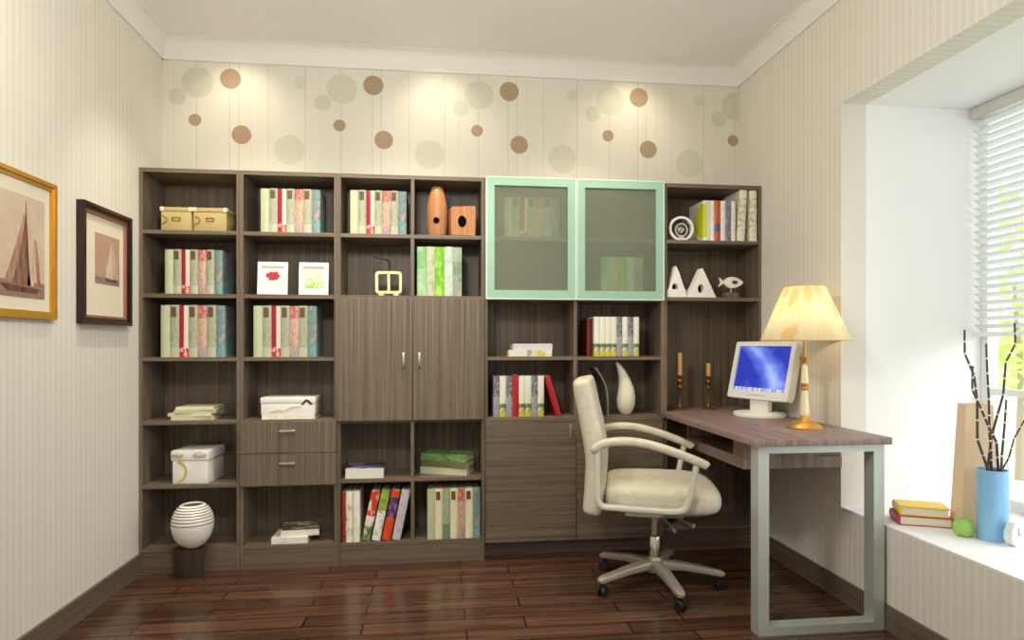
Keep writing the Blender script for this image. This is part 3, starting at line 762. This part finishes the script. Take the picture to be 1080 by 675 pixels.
triangle(1.463, .166, .163, -.006, 'right white triangle sculpture, nearer the fish ornament')
bm = BM(); box(bm, -.056, .052, -.034, -.0282, .0005, .044, .001, 1); obj('base_bar', bm, M['white'], t1)
f = thing('fish_sculpture', 'small silver white fish ornament on dark block, corner unit', 'sculpture', (1.645, YK+.05, SZ(1.395)))
bm = BM(); box(bm, -.040, .040, -.022, .022, 0, .030, .002); obj('base_block', bm, M['wood'], f)
bm = BM(); box(bm, -.004, .004, -.004, .004, .030, .066); obj('peg', bm, M['silver'], f)
bm = BM()
n = 24; outer = []
for k in range(n):
    a = 2*math.pi*k/n; cx = math.cos(a); sx = math.sin(a)
    outer.append((.012+.056*cx, .088+.031*sx*(1-.25*cx)*(abs(sx)**.3 if sx else 0)))
inner = [(.022+.020*math.cos(2*math.pi*k/n), .089+.011*math.sin(2*math.pi*k/n)) for k in range(n)]
ringprism(bm, outer, inner, -.010, .010); obj('fish_body', bm, M['porcelain'], f)
bm = BM(); prism(bm, [(-.038, .088), (-.070, .116), (-.061, .090), (-.072, .064)], -.008, .008); obj('tail', bm, M['porcelain'], f)

# ------------------------------------------------------------------ desk
DX0, DX1, DY0, DZ = 1.247, 1.797, 2.36, .775
d = thing('desk', 'brown wooden desk on a silver loop leg along right wall', 'desk', (1.53, 2.9, 0))
ox, oy = 1.53, 2.9
bm = BM(); prism(bm, [(DX0-.022-ox, DY0-oy), (DX1-ox, DY0-oy), (DX1-ox, 3.394-oy), (1.780-ox, 3.394-oy), (1.780-ox, 3.66-oy), (1.256-ox, 3.66-oy), (1.256-ox, 3.394-oy), (DX0-.022-ox, 3.394-oy)], DZ-.028, DZ, 'z', bev=.0015)
obj('desktop', bm, M['desk'], d)
bm = BM(); zt = DZ-.0285
ringprism(bm, rect(DX0+.002-ox, DX1-.015-ox, 0, zt), rect(DX0+.002+.045-ox, DX1-.015-.045-ox, .034, zt-.030), DY0+.025-oy, DY0+.085-oy); obj('loop_leg', bm, M['steel'], d, 0)
# keyboard compartment, open towards the chair
z0 = .600; y0, y1 = 2.66-oy, 3.30-oy; x0, x1 = 1.325-ox, 1.785-ox
bm = BM(); box(bm, x0, x1, y0, y1, z0, z0+.048, .001, 1); obj('keyboard_shelf', bm, M['desk'], d)
bm = BM(); box(bm, x0, x1-.11, y0, y0+.10, z0+.0485, zt-.0005, .001, 1); obj('end_panel', bm, M['desk'], d)
bm = BM(); box(bm, x1-.109, x1, y0+.012, y0+.10, z0+.0485, zt-.0005, .001, 1); obj('end_block', bm, M['plinth'], d)
bm = BM(); box(bm, x0, x1, y1-.02, y1, z0+.0485, zt-.0005, .001, 1); obj('end_panel', bm, M['desk'], d)
bm = BM(); box(bm, x1-.018, x1, y0+.1005, y1-.0205, z0+.0485, zt-.0005); obj('rear_panel', bm, M['desk'], d)

# monitor
mo = thing('monitor', 'white flat screen monitor with blue screen on the desk', 'monitor', (1.663, 3.163, DZ), (0, 0, R(-70.6)))
bm = BM(); lathe(bm, [(0, 0), (.130, 0), (.132, .010), (.128, .018), (.09, .024), (0, .026)], 40); obj('foot', bm, M['monitor'], mo)
bm = BM(); prism(bm, rrect(-.060, .060, -.012, .030, .012), .020, .12, 'z'); obj('neck', bm, M['monitor'], mo)
tilt = Matrix.Rotation(R(-13.7), 4, 'X'); W_, Hh = .198, .153
def tilted(bm):
    bmesh.ops.transform(bm, matrix=Matrix.Translation((0, -.008, .082)) @ tilt, verts=bm.verts)
bm = BM(); ringprism(bm, rrect(-W_, W_, 0, 2*Hh, .010), rrect(-W_+.027, W_-.027, .042, 2*Hh-.024, .002), -.022, .020)
tilted(bm); obj('bezel', bm, M['monitor'], mo, 30)
bm = BM(); prism(bm, rrect(-W_+.012, W_-.012, .012, 2*Hh-.012, .02), .0203, .042); tilted(bm); obj('rear_housing', bm, M['monitor'], mo)
sm = mat('blue_lit_screen', (50, 70, 190), .2); t = NT(sm); v, s = t.coords('Generated')
q = t.noise(t.mapping(v, (1.3, 1, 1.0), (.35, 0, .2), (0, .7, 0)), 2.2, 2, .4)
arc_ = t.math('ABSOLUTE', t.math('SUBTRACT', t.math('ADD', s[0], t.math('MULTIPLY', t.math('MULTIPLY', s[2], s[2]), .55)), .78))
glow = t.math('ADD', t.math('MULTIPLY', t.math('SUBTRACT', .34, arc_), 2.4, clamp=True), t.math('MULTIPLY', t.math('SUBTRACT', q, .5), .9), clamp=True)
c = t.ramp(glow, [(.05, (40, 52, 160)), (.45, (76, 98, 200)), (.9, (146, 172, 226))])
bar = t.math('LESS_THAN', s[2], .085)
tick = t.math('GREATER_THAN', t.noise(t.mapping(v, (1, 0, .01)), 26, 1), .52)
c = t.mix(bar, c, t.mix(tick, (120, 134, 196), (186, 192, 216)))
t.base(c); t.link(c, t.b.inputs['Emission Color']); t.b.inputs['Emission Strength'].default_value = .55
bm = BM(); box(bm, -W_+.0265, W_-.0265, -.013, -.008, .0415, 2*Hh-.0235); tilted(bm); obj('screen', bm, sm, mo, 0)
bm = BM()
for k in range(4): box(bm, -.05+.026*k, -.037+.026*k, -.0235, -.0215, .018, .023)
tilted(bm); obj('button_strip', bm, M['silver'], mo, 0)

# table lamp
LX, LY = 1.614, 2.67
la = thing('table_lamp', 'gold and cream table lamp with leaf print shade on desk', 'lamp', (LX, LY, DZ))
bm = BM(); lathe(bm, [(0, 0), (.074, 0), (.075, .006), (.070, .010), (.066, .016), (.050, .026), (.028, .036), (.018, .046), (.014, .056), (0, .056)], 40); obj('base', bm, M['gold'], la)
def seg(name, prof, m): 
    bm = BM(); lathe(bm, prof, 28); obj(name, bm, m, la)
seg('stem_section', [(0, .056), (.018, .056), (.0195, .070), (.0125, .168), (0, .168)], M['creamstone'])
seg('collar', [(0, .168), (.013, .168), (.019, .176), (.014, .184), (.019, .193), (.012, .198), (0, .198)], M['gold'])
seg('stem_section', [(0, .198), (.015, .198), (.016, .206), (.011, .276), (0, .276)], M['creamstone'])
seg('flower_collar', [(0, .276), (.011, .276), (.009, .284), (.014, .292), (.020, .304), (.024, .314), (.019, .310), (.008, .305), (0, .305)], M['gold'])
seg('rod', [(0, .300), (.0055, .300), (.0055, .584), (0, .584)], M['gold'])
seg('socket', [(0, .440), (.014, .440), (.016, .448), (.016, .478), (.010, .482), (0, .482)], M['gold'])
zb, zt_ = .388, .626
bm = BM(); n = 64
prof = [(.184, zb), (.084, zt_)]
for rr_, z in ((0, 0),):
    o0 = [bm.verts.new((.184*math.cos(2*math.pi*k/n), .184*math.sin(2*math.pi*k/n), zb)) for k in range(n)]
    o1 = [bm.verts.new((.084*math.cos(2*math.pi*k/n), .084*math.sin(2*math.pi*k/n), zt_)) for k in range(n)]
    for k in range(n): bm.faces.new((o0[k], o0[(k+1) % n], o1[(k+1) % n], o1[k]))
sh_ = obj('lamp_shade', bm, M['shade'], la)
md = sh_.modifiers.new('thickness', 'SOLIDIFY'); md.thickness = .0015
for r_, z in ((.184, zb), (.084, zt_)):
    bm = BM(); tube(bm, [(r_*math.cos(2*math.pi*k/48), r_*math.sin(2*math.pi*k/48), z) for k in range(48)], .0022, 8, Vector((0, 0, 1)), True); obj('shade_trim', bm, mat('honey_trim', (226, 180, 96), .6), sh_)
bm = BM()
for k in range(3):
    a = 2*math.pi*k/3; tube(bm, [(0, 0, .582), (.083*math.cos(a), .083*math.sin(a), zt_-.004)], .0018, 6, Vector((.3, .1, 1)))
obj('spider', bm, M['gold'], la)
bm = BM(); bmesh.ops.create_uvsphere(bm, u_segments=20, v_segments=12, radius=.024, matrix=Matrix.Translation((0, 0, .503)))
obj('bulb', bm, mat('lit_bulb', (255, 240, 210), .5, emis=(255, 226, 170), es=2), la)

# candlesticks
def candlestick(x, y, ch, k, label):
    c_ = thing('candlestick', label, 'candlestick', (x, y, DZ), group='brass candlesticks on the desk')
    bm = BM(); lathe(bm, [(0, 0), (.036, 0), (.037, .005), (.024, .012), (.010, .020), (.006, .032), (.0055, .110*k), (.010, .116*k), (.022, .124*k), (.024, .132*k), (.016, .140*k), (.009, .148*k),
                         (.018, .156*k), (.020, .166*k), (.012, .176*k), (.007, .186*k), (.022, .194*k), (.024, .198*k), (.014, .200*k), (0, .200*k)], 28); obj('holder', bm, M['brass'], c_)
    bm = BM(); lathe(bm, [(0, .2005*k), (.0125, .2005*k), (.0125, .2*k+ch-.003), (.009, .2*k+ch), (0, .2*k+ch-.002)], 20); obj('candle', bm, M['candle'], c_)
    bm = BM(); tube(bm, [(0, 0, .2*k+ch-.002), (.001, 0, .2*k+ch+.006)], .001, 6); obj('wick', bm, M['black'], c_)
candlestick(1.366, 3.50, .125, .98, 'taller of two brass candlesticks, left one, with long candle')
candlestick(1.534, 3.50, .072, .95, 'shorter of two brass candlesticks, right one near the monitor')

# ------------------------------------------------------------------ office chair
ch = thing('office_chair', 'cream leather office chair with grey five-star base facing the desk', 'chair', (1.026, 2.95, 0), (0, 0, R(-16)))
def cushion(bm, x0, x1, y0, y1, z0, z1, nx=10, ny=10):
    """rounded pillow: superellipse in plan and section"""
    cx, cy, cz = (x0+x1)/2, (y0+y1)/2, (z0+z1)/2; hx, hy, hz = (x1-x0)/2, (y1-y0)/2, (z1-z0)/2
    se = lambda v, p: math.copysign(abs(v)**p, v)
    n, m_ = 48, 16; rings = []
    for i in range(1, m_):
        ph = -math.pi/2+math.pi*i/m_; zz = cz+hz*se(math.sin(ph), .55); k = max(math.cos(ph), 0)**.27
        rings.append([bm.verts.new((cx+hx*k*se(math.cos(2*math.pi*j/n), .42), cy+hy*k*se(math.sin(2*math.pi*j/n), .42), zz)) for j in range(n)])
    for a, b in zip(rings, rings[1:]):
        for j in range(n): bm.faces.new((a[j], a[(j+1) % n], b[(j+1) % n], b[j]))
    for rg, zz, fl in ((rings[0], z0, 1), (rings[-1], z1, 0)):
        c = bm.verts.new((cx, cy, zz))
        for j in range(n): bm.faces.new((rg[(j+1) % n], rg[j], c) if fl else (rg[j], rg[(j+1) % n], c))
bm = BM(); cushion(bm, -.245, .288, -.25, .25, .385, .515)
for v in bm.verts:    # waterfall front and slight crown
    if v.co.x > .12: v.co.z -= (v.co.x-.12)**2*(.6 if v.co.z > .44 else -.1)
    if v.co.z > .45: v.co.z += .012*(1-(v.co.y/.25)**2)*(1-(v.co.x/.3)**2)
obj('seat', bm, M['leather'], ch, 60)
# backrest: rounded section swept up an S-curve
cl = spline([(-.290, 0, .375), (-.282, 0, .43), (-.274, 0, .52), (-.270, 0, .62), (-.284, 0, .72), (-.304, 0, .82), (-.325, 0, .92), (-.337, 0, .985)], 5)
nn_ = len(cl)
def bsect(i, t):
    e = min(t/.06, 1, (1-t)/.045); e = max(e, 0)**.5
    hw = (.235-.02*t)*(.90+.10*e); hd = (.045+.006*math.sin(math.pi*min(1, t*1.05)))*(.72+.28*e)
    se = lambda v, p: math.copysign(abs(v)**p, v)
    return [(hw*se(math.cos(2*math.pi*k/36), .3), hd*se(math.sin(2*math.pi*k/36), .55)) for k in range(36)]
bm = BM(); sweep(bm, cl, bsect); bk = obj('backrest', bm, M['leather'], ch, 60)
for s in (-1, 1):
    y = s*.272
    fr = spline([(-.262, y, .690), (-.262, y, .60), (-.260, y, .50), (-.256, y, .455), (-.235, y, .434), (-.18, y, .430), (0, y, .424), (.075, y, .424), (.108, y, .434), (.126, y, .462), (.142, y, .53), (.156, y, .600), (.162, y, .632)], 5)
    bm = BM(); sweep(bm, fr, lambda i, t: [(p[0]*1.0, p[1]) for p in rrect(-.020, .020, -.0125, .0125, .008, 3)]); arm = obj('armrest', bm, M['armframe'], ch, 50)
    pd = spline([(-.285, y, .672), (-.255, y, .700), (-.205, y, .716), (-.13, y, .721), (-.05, y, .712), (.04, y, .688), (.12, y, .660), (.19, y, .632), (.205, y, .622)], 5)
    def psec(i, t):
        e = max(min(t/.05, 1, (1-t)/.05), 0)**.5; return [(p[0]*(.6+.4*e), p[1]*(.5+.5*e)) for p in rrect(-.029, .029, -.0175, .0175, .014, 4)]
    bm = BM(); sweep(bm, pd, psec); obj('arm_pad', bm, M['leather'], arm, 60)
    bm = BM(); box(bm, -.14, .02, min(s*.20, s*.262), max(s*.20, s*.262), .392, .418, .004); obj('arm_bracket', bm, M['armframe'], arm)
bm = BM(); box(bm, -.13, .13, -.10, .10, .345, .384, .012, 3); obj('seat_plate', bm, M['basegrey'], ch)
bm = BM(); lathe(bm, [(0, .12), (.027, .12), (.027, .235), (.024, .240), (.019, .242), (.019, .345), (0, .345)], 28); obj('gas_column', bm, M['chrome'], ch)
bm = BM(); tube(bm, [(.02, -.06, .355), (.06, -.17, .335), (.075, -.24, .325)], .0055, 8, Vector((0, 0, 1))); obj('height_lever', bm, M['basegrey'], ch)
bm = BM(); tube(bm, [(.05, -.02, .35), (.13, -.10, .335), (.165, -.135, .328)], lambda t: .005+.006*(t > .9), 8, Vector((0, 0, 1))); obj('tilt_lever', bm, M['basegrey'], ch)
bm = BM(); lathe(bm, [(0, .070), (.040, .070), (.046, .080), (.044, .115), (.030, .135), (.027, .140), (0, .140)], 30); obj('hub', bm, M['basegrey'], ch)
for k in range(5):
    a = R(-72+72*k); ca, sa = math.cos(a), math.sin(a); up = Vector((-sa, ca, 0))
    bm = BM(); pth = [(.030*ca, .030*sa, .105), (.15*ca, .15*sa, .098), (.27*ca, .27*sa, .080), (.305*ca, .305*sa, .074), (.318*ca, .318*sa, .070)]
    sz = [(.030, .022), (.025, .017), (.021, .014), (.019, .013), (.012, .008)]
    sweep(bm, pth, lambda i, t: rrect(-sz[i][0], sz[i][0], -sz[i][1], sz[i][1], sz[i][1]*.5, 3), False, up); leg = obj('leg', bm, M['basegrey'], ch, 50)
    bm = BM(); hx, hy = .300, 0
    for s in (-1, 1):
        lathe(bm, [(0, s*.004), (.021, s*.004), (.025, s*.007), (.025, s*.015), (.021, s*.020), (0, s*.020)], 22)
    bmesh.ops.rotate(bm, matrix=Matrix.Rotation(R(90), 3, 'X'), verts=bm.verts)
    bmesh.ops.rotate(bm, matrix=Matrix.Rotation(R(25), 3, 'Z'), verts=bm.verts)
    bmesh.ops.translate(bm, vec=(.298, 0, .0252), verts=bm.verts)
    box(bm, .290, .306, -.008, .008, .034, .062, .003)
    bmesh.ops.rotate(bm, matrix=Matrix.Rotation(a, 3, 'Z'), cent=(0, 0, 0), verts=bm.verts); obj('caster', bm, M['black'], leg)

# ------------------------------------------------------------------ pictures on the left wall
def sail_print(name, sky, sea, sails, hor):
    m = mat(name, sky, .6); t = NT(m); v, s = t.coords('Generated')
    n = t.noise(v, 6, 4); c = t.mix(n, sky, tuple(min(255, q+26) for q in sky))
    c2 = t.mix(t.noise(t.mapping(v, (1, 3, 22)), 2, 3), sea, tuple(min(255, q+34) for q in sea))
    t.base(t.mix(t.math('LESS_THAN', s[2], hor), c, c2)); return m
def sepia(nm, col):
    m = mat('sepia_'+nm, col, .6); t = NT(m); v, s = t.coords()
    n = t.noise(t.mapping(v, (1, 60, 9)), 1, 4, .7)
    t.base(t.ramp(n, [(.35, tuple(max(0, q-24) for q in col)), (.65, tuple(min(255, q+20) for q in col))])); return m
def picture(y0, y1, z0, z1, label, fm, fw, lip, img, sky, sea, polys, thick):
    cy, cz = (y0+y1)/2, (z0+z1)/2; p = thing('picture', label, 'picture', (XL+.001, cy, cz), group=None)
    w2, h2 = (y1-y0)/2, (z1-z0)/2
    bm = BM(); ringprism(bm, rect(-w2, w2, -h2, h2), rect(-w2+fw*.55, w2-fw*.55, -h2+fw*.55, h2-fw*.55), 0, thick, 'x')
    ringprism(bm, rect(-w2+fw*.5, w2-fw*.5, -h2+fw*.5, h2-fw*.5), rect(-w2+fw, w2-fw, -h2+fw, h2-fw), 0, thick*.72, 'x'); fo = obj('frame', bm, M[fm], p, 0)
    if lip:
        bm = BM(); ringprism(bm, rect(-w2+fw-.001, w2-fw+.001, -h2+fw-.001, h2-fw+.001), rect(-w2+fw+.010, w2-fw-.010, -h2+fw+.010, h2-fw-.010), 0, thick*.62, 'x'); obj('frame_lip', bm, M[lip], p, 0)
    bm = BM(); box(bm, 0, .008, -w2+fw-.001, w2-fw+.001, -h2+fw-.001, h2-fw+.001); obj('mount', bm, M['mount'], p, 0)
    a0, a1, b0, b1 = img; hor = polys[0]
    bm = BM(); box(bm, .002, .0092, a0, a1, b0, b1); pr_ = obj('print', bm, sail_print(label[:10]+'_print', sky, sea, None, hor), p, 0)
    W_, H2 = a1-a0, b1-b0
    for nm, col, pts in polys[1]:
        bm = BM(); prism(bm, [(a0+W_*u, b0+H2*v) for u, v in pts], .0090, .0097, 'x'); obj(nm, bm, sepia(nm, col), pr_, 0)
    return p
picture(2.235, 2.669, 1.240, 1.758, 'gold framed sepia sailboat picture nearest the left edge', 'goldframe', .028, None, (-.165, .157, -.186, .180),
        (196, 174, 152), (134, 102, 84), (.16, [
            ('main_sail', (138, 102, 84), [(.66, .86), (.60, .62), (.50, .30), (.40, .13), (.74, .12), (.70, .50)]),
            ('bright_sail', (212, 186, 164), [(.665, .90), (.70, .60), (.72, .30), (.68, .12), (.80, .12), (.80, .35), (.76, .62)]),
            ('fore_sail', (168, 124, 104), [(.80, .60), (.84, .40), (.85, .14), (.92, .14), (.90, .36), (.84, .58)]),
            ('lee_sail', (176, 134, 114), [(.655, .88), (.44, .42), (.30, .16), (.39, .13), (.52, .34)]),
            ('mast', (96, 66, 54), [(.652, .95), (.660, .95), (.700, .12), (.685, .12)]), ('stay_line', (120, 88, 72), [(.655, .93), (.905, .13), (.897, .13)]), ('hull', (104, 68, 56), [(.22, .12), (.90, .10), (.86, .05), (.34, .05)])]), .022)
picture(2.840, 3.261, 1.232, 1.745, 'dark mahogany framed sailboat picture nearer the bookcase', 'mahogany', .029, 'framelip', (-.082, .132, -.076, .144),
        (172, 138, 118), (128, 108, 94), (.14, [
            ('main_sail', (216, 192, 174), [(.66, .88), (.52, .50), (.40, .14), (.70, .12), (.70, .5)]),
            ('fore_sail', (206, 176, 158), [(.72, .80), (.74, .40), (.74, .12), (.92, .14), (.84, .45)]),
            ('far_sail', (190, 158, 142), [(.22, .40), (.12, .16), (.28, .16)]),
            ('hull', (110, 74, 64), [(.38, .12), (.92, .12), (.86, .06), (.46, .06)])]), .032)

# ------------------------------------------------------------------ window sill things
SZ0 = BZ0+.0003
def sillbook(kind, cx, cy, z, t, L, d, yaw, label):
    rz = R(yaw); c = Vector((-L/2, -d/2, 0)); c.rotate(Matrix.Rotation(rz, 3, 'Z'))
    return book(kind, t, L, (cx+c.x, cy+c.y, z+t/2), label, 'books on the window sill', d, rot=(0, R(90), rz), rounded=False)
def sillbook2(kind, cx, cy, z, t, w_, d, yaw, label):
    """lying book with its page edge to the front: cover boards, spine at the left"""
    b = thing('book', label, 'book', (cx, cy, z), (0, 0, R(yaw)), 'books on the window sill')
    k = .003; bm = BM()
    prism(bm, [(-w_/2, 0), (w_/2, 0), (w_/2, k), (-w_/2+.006, k), (-w_/2+.006, t-k), (w_/2, t-k), (w_/2, t), (-w_/2, t), (-w_/2-.004, t*.75), (-w_/2-.005, t*.5), (-w_/2-.004, t*.25)], -d/2, d/2, 'y'); obj('cover', bm, BK[kind], b, 0)
    bm = BM(); box(bm, -w_/2+.006, w_/2-.005, -d/2+.005, d/2-.005, k, t-k); obj('page_block', bm, M['page'], b, 0)
sillbook2('rubyred', 1.965, 2.415, SZ0, .038, .19, .13, -24, 'red covered book under the yellow one on window sill')
sillbook2('yellow', 1.968, 2.418, SZ0+.0384, .036, .175, .125, -26, 'bright yellow book on top of the red one on sill')
b = thing('tapered_vase', 'tall beige tapered square vase at back of window sill', 'vase', (2.095, 2.290, SZ0), (0, 0, R(-20)))
bm = BM(); q0, q1, hh = .068, .046, .495
secs = []
for w_, z in ((q0, 0), (q1, hh), (q1-.008, hh), (q1-.008, hh-.06)):
    secs.append([bm.verts.new((sx*w_, sy*w_*.8, z)) for sx, sy in ((-1,-1),(1,-1),(1,1),(-1,1))])
for a, c_ in zip(secs, secs[1:]):
    for k in range(4): bm.faces.new((a[k], a[(k+1) % 4], c_[(k+1) % 4], c_[k]))
bm.faces.new(secs[0][::-1]); bm.faces.new(secs[-1]); obj('body', bm, M['kraft'], b, 0)
VXB, VYB = 2.062, 2.175
b = thing('cylinder_vase', 'sky blue cylinder vase holding dark twigs on window sill', 'vase', (VXB, VYB, SZ0))
bm = BM(); lathe(bm, [(0, 0), (.046, 0), (.048, .004), (.050, .13), (.051, .262), (.047, .262), (.046, .13), (.044, .012), (0, .012)], 36); obj('body', bm, M['bluevase'], b)
TW = [([(1.956,1.2),(1.956,1.111),(1.994,1.029),(2.006,.933),(2.006,.79),(2.05,.672)], .006, 'tallest dark twig, bending left out of the blue vase'),
      ([(1.956,1.066),(1.956,.979),(1.994,.906),(2.024,.844),(2.059,.782),(2.069,.672)], -.018, 'shorter dark twig crossing the tallest left twig'),
      ([(2.062,1.148),(2.065,1.036),(2.069,.939),(2.069,.816),(2.074,.747),(2.074,.672)], .018, 'straight upright dark twig in the middle of the vase'),
      ([(2.08,.942),(2.077,.857),(2.069,.733),(2.069,.672)], -.030, 'shortest upright dark twig beside the straight one'),
      ([(2.203,1.228),(2.203,1.146),(2.16,1.077),(2.145,.953),(2.092,.802),(2.069,.672)], .030, 'tall dark twig bending right towards the window'),
      ([(2.205,.931),(2.196,.876),(2.145,.794),(2.122,.719),(2.089,.667)], -.006, 'thin low dark twig spreading right over the vase rim')]
for pts, dy, lb in TW:
    tw = thing('twig', lb, 'twig', (VXB, VYB, SZ0), group='twigs in the blue vase')
    P = [Vector((x-VXB, dy*(1+(z-.67)*1.2), z-SZ0)) for x, z in pts]
    P.append(Vector((P[-1].x*.5, dy, .03)))
    bm = BM(); th = .0042 if 'thin' not in lb else .0030; tube(bm, [tuple(q) for q in P], lambda t: th*(.8+.4*t), 8); obj('stem', bm, M['twig'], tw)
    D = []
    for a, c_ in zip(P[:-1], P[1:]):
        D += [a.lerp(c_, .5), c_] if (c_-a).length > .06 else [c_]
    for q in [a for a in D if a.z > .29]:
        bm = BM(); bmesh.ops.create_icosphere(bm, subdivisions=1, radius=th*1.35, matrix=Matrix.Translation(q) @ Matrix.Diagonal((1, 1, 1.1, 1))); obj('joint', bm, M['joint'], tw)
b = thing('votive_glass', 'small round lime green glass on the window sill', 'candle holder', (1.985, 2.225, SZ0))
bm = BM(); lathe(bm, [(0, 0), (.016, 0), (.028, .010), (.034, .024), (.035, .036), (.031, .052), (.022, .063), (.014, .067), (.012, .060), (.024, .045), (.024, .012), (0, .010)], 12); obj('body', bm, M['greenglass'], b, 20)
b = thing('clock', 'small white oval clock standing right of the blue vase', 'clock', (2.070, 2.095, SZ0), (0, 0, R(16)))
bm = BM(); prism(bm, ell(0, .043, .034, .043, 32), -.014, .014, bev=.003); obj('case', bm, M['windowframe'], b)
bm = BM(); prism(bm, ell(0, .044, .026, .034, 32), -.0152, -.0135); obj('dial', bm, M['porcelain'], b)
bm = BM(); box(bm, -.001, .001, -.0166, -.0155, .044, .070); obj('minute_hand', bm, M['stripeblack'], b, 0)
bm = BM(); box(bm, -.001, .015, -.0166, -.0155, .043, .045); obj('hour_hand', bm, M['stripeblack'], b, 0)

# venetian blind on the far window bay
bl = thing('venetian_blind', 'white slatted venetian blind half lowered over the window', 'blind', (BXW-.028, 2.355, 0))
bm = BM(); box(bm, -.020, .024, -.325, .325, BZ1-.052, BZ1-.002, .003); obj('headrail', bm, M['headrail'], bl)
nz = 27; ztop, zbot = BZ1-.080, 1.225
for k in range(nz):
    z = ztop-(ztop-zbot)*k/(nz-1); bm = BM()
    sec = [(-.016, .0085), (-.006, .006), (.005, .001), (.016, -.0085)]
    prism(bm, sec+[(a, c_+.0012) for a, c_ in sec[::-1]], -.322, .322, 'y'); bmesh.ops.translate(bm, vec=(0, 0, z), verts=bm.verts); obj('slat', bm, M['slat'], bl, 60)
bm = BM(); box(bm, -.016, .016, -.322, .322, 1.180, 1.202, .003); obj('bottom_rail', bm, M['slat'], bl)
for y in (-.24, 0, .26):
    bm = BM(); tube(bm, [(0, y, 1.19), (0, y, BZ1-.05)], .0012, 6); obj('ladder_cord', bm, M['white'], bl)

# ------------------------------------------------------------------ outside
S('trim_9', [(2.7, 14, -4, 14, -.5, -.4)], mat('garden_ground', (222, 226, 196), .9)).name = 'ground'
def leafmat(n, a, b):
    m = bpy.data.materials.new(n); m.use_nodes = True; t = NT(m); v, s = t.coords()
    c = t.ramp(t.noise(v, 1.6, 2), [(.35, a), (.65, b)])
    x = t.n('ShaderNodeMixShader'); x.inputs[0].default_value = .65; d_ = t.n('ShaderNodeBsdfDiffuse'); r_ = t.n('ShaderNodeBsdfTranslucent')
    t.link(c, d_.inputs[0]); t.link(c, r_.inputs[0]); t.link(d_.outputs[0], x.inputs[1]); t.link(r_.outputs[0], x.inputs[2]); t.link(x.outputs[0], t.N['Material Output'].inputs[0]); return m
lm = leafmat('spring_leaves', (206, 232, 110), (240, 248, 180))
def tree(x, y, h, r, label, n=1300):
    tr = thing('tree', label, 'tree', (x, y, -.4), group='trees outside the window')
    bm = BM(); tube(bm, [(0, 0, 0), (.05, .03, h*.35), (-.02, .05, h*.7)], lambda t: .05*(1-.6*t), 10); obj('trunk', bm, mat('pale_bark', (176, 160, 136), .8), tr)
    bm = BM()
    for _ in range(n):
        th_ = random.uniform(0, 2*math.pi); cz = random.uniform(-1, 1); q = random.uniform(.25, 1)**.5*r
        s2 = math.sqrt(1-cz*cz); c = Vector((q*s2*math.cos(th_), q*s2*math.sin(th_), h*.68+q*cz*1.05))
        if random.random() < .3*abs(math.sin(c.x*5)*math.cos(c.z*4)): continue
        a = Vector((random.gauss(0, 1), random.gauss(0, 1), random.gauss(0, 1))).normalized(); b_ = a.orthogonal().normalized(); l = random.uniform(.09, .16)
        bm.faces.new([bm.verts.new(c+a*l), bm.verts.new(c+b_*l*.45), bm.verts.new(c-a*l), bm.verts.new(c-b_*l*.45)])
    o = obj('foliage', bm, lm, tr, 0); o['kind'] = 'stuff'
tree(6.6, 6.6, 3.2, 1.25, 'bright yellow green tree outside, seen through the blind')
tree(8.9, 8.0, 1.9, .85, 'low yellow green tree outside, below the blind', 800)

# ------------------------------------------------------------------ light
wd = bpy.data.worlds.new('sky'); bpy.context.scene.world = wd; wd.use_nodes = True
bg = wd.node_tree.nodes['Background']; bg.inputs[0].default_value = lin((232, 240, 248)); bg.inputs[1].default_value = 1.5
def light(kind, name, loc, energy, col=(255, 255, 255), rot=(0, 0, 0), **kw):
    l = bpy.data.lights.new(name, kind); l.energy = energy; l.color = lin(col)[:3]
    for k, v in kw.items(): setattr(l, k, v)
    o = bpy.data.objects.new(name, l); C.objects.link(o); o.location = loc; o.rotation_euler = rot; return o
def aim(o, target):
    o.rotation_euler = (Vector(target)-o.location).to_track_quat('-Z', 'Y').to_euler()
s = light('SUN', 'daylight', (6, 0, 5), 1.6, (255, 253, 249), angle=R(50)); aim(s, Vector(s.location)+Vector((-.80, .55, -.42)))
light('POINT', 'ceiling_lamp', (-.25, 1.35, 2.13), 46, (255, 251, 243), shadow_soft_size=.15)
for x in (-1.08, .0, 1.12):
    o = light('SPOT', 'downlight', (x, 3.40, 2.775), 5, (255, 236, 202), spot_size=R(100), spot_blend=.9, shadow_soft_size=.05); aim(o, (x, 3.68, 2.25))
o = light('SPOT', 'downlight', (-1.22, 2.05, 2.775), 5, (255, 236, 202), spot_size=R(110), spot_blend=.8, shadow_soft_size=.05); aim(o, (-1.45, 2.05, 2.2))
for x in (-.95, -.15, .75):  # extra unseen spots, added to brighten the bookcase fronts
    o = light('SPOT', 'downlight', (x, 2.80, 2.775), 42, (255, 240, 214), spot_size=R(84), spot_blend=.8, shadow_soft_size=.04); aim(o, (x, 3.42, .95))
light('POINT', 'lamp_bulb', (LX, LY, DZ+.50), 2.2, (255, 232, 196), shadow_soft_size=.03)

# ------------------------------------------------------------------ camera
sc = bpy.context.scene
cam = bpy.data.cameras.new('camera'); co = bpy.data.objects.new('camera', cam); C.objects.link(co); sc.camera = co
cam.sensor_width = 36; cam.lens = 36*677/1080; cam.shift_y = 25.5/1080; cam.clip_start = .05
co.location = (0, 0, 1.146); co.rotation_euler = (R(90), 0, R(-6.65))
sc.view_settings.view_transform = 'Standard'; sc.view_settings.look = 'None'; sc.view_settings.gamma = 1; sc.view_settings.use_curve_mapping = False
sc.view_settings.exposure = .5
sc.cycles.max_bounces = 10; sc.cycles.diffuse_bounces = 5; sc.cycles.transparent_max_bounces = 12; sc.cycles.sample_clamp_indirect = 6
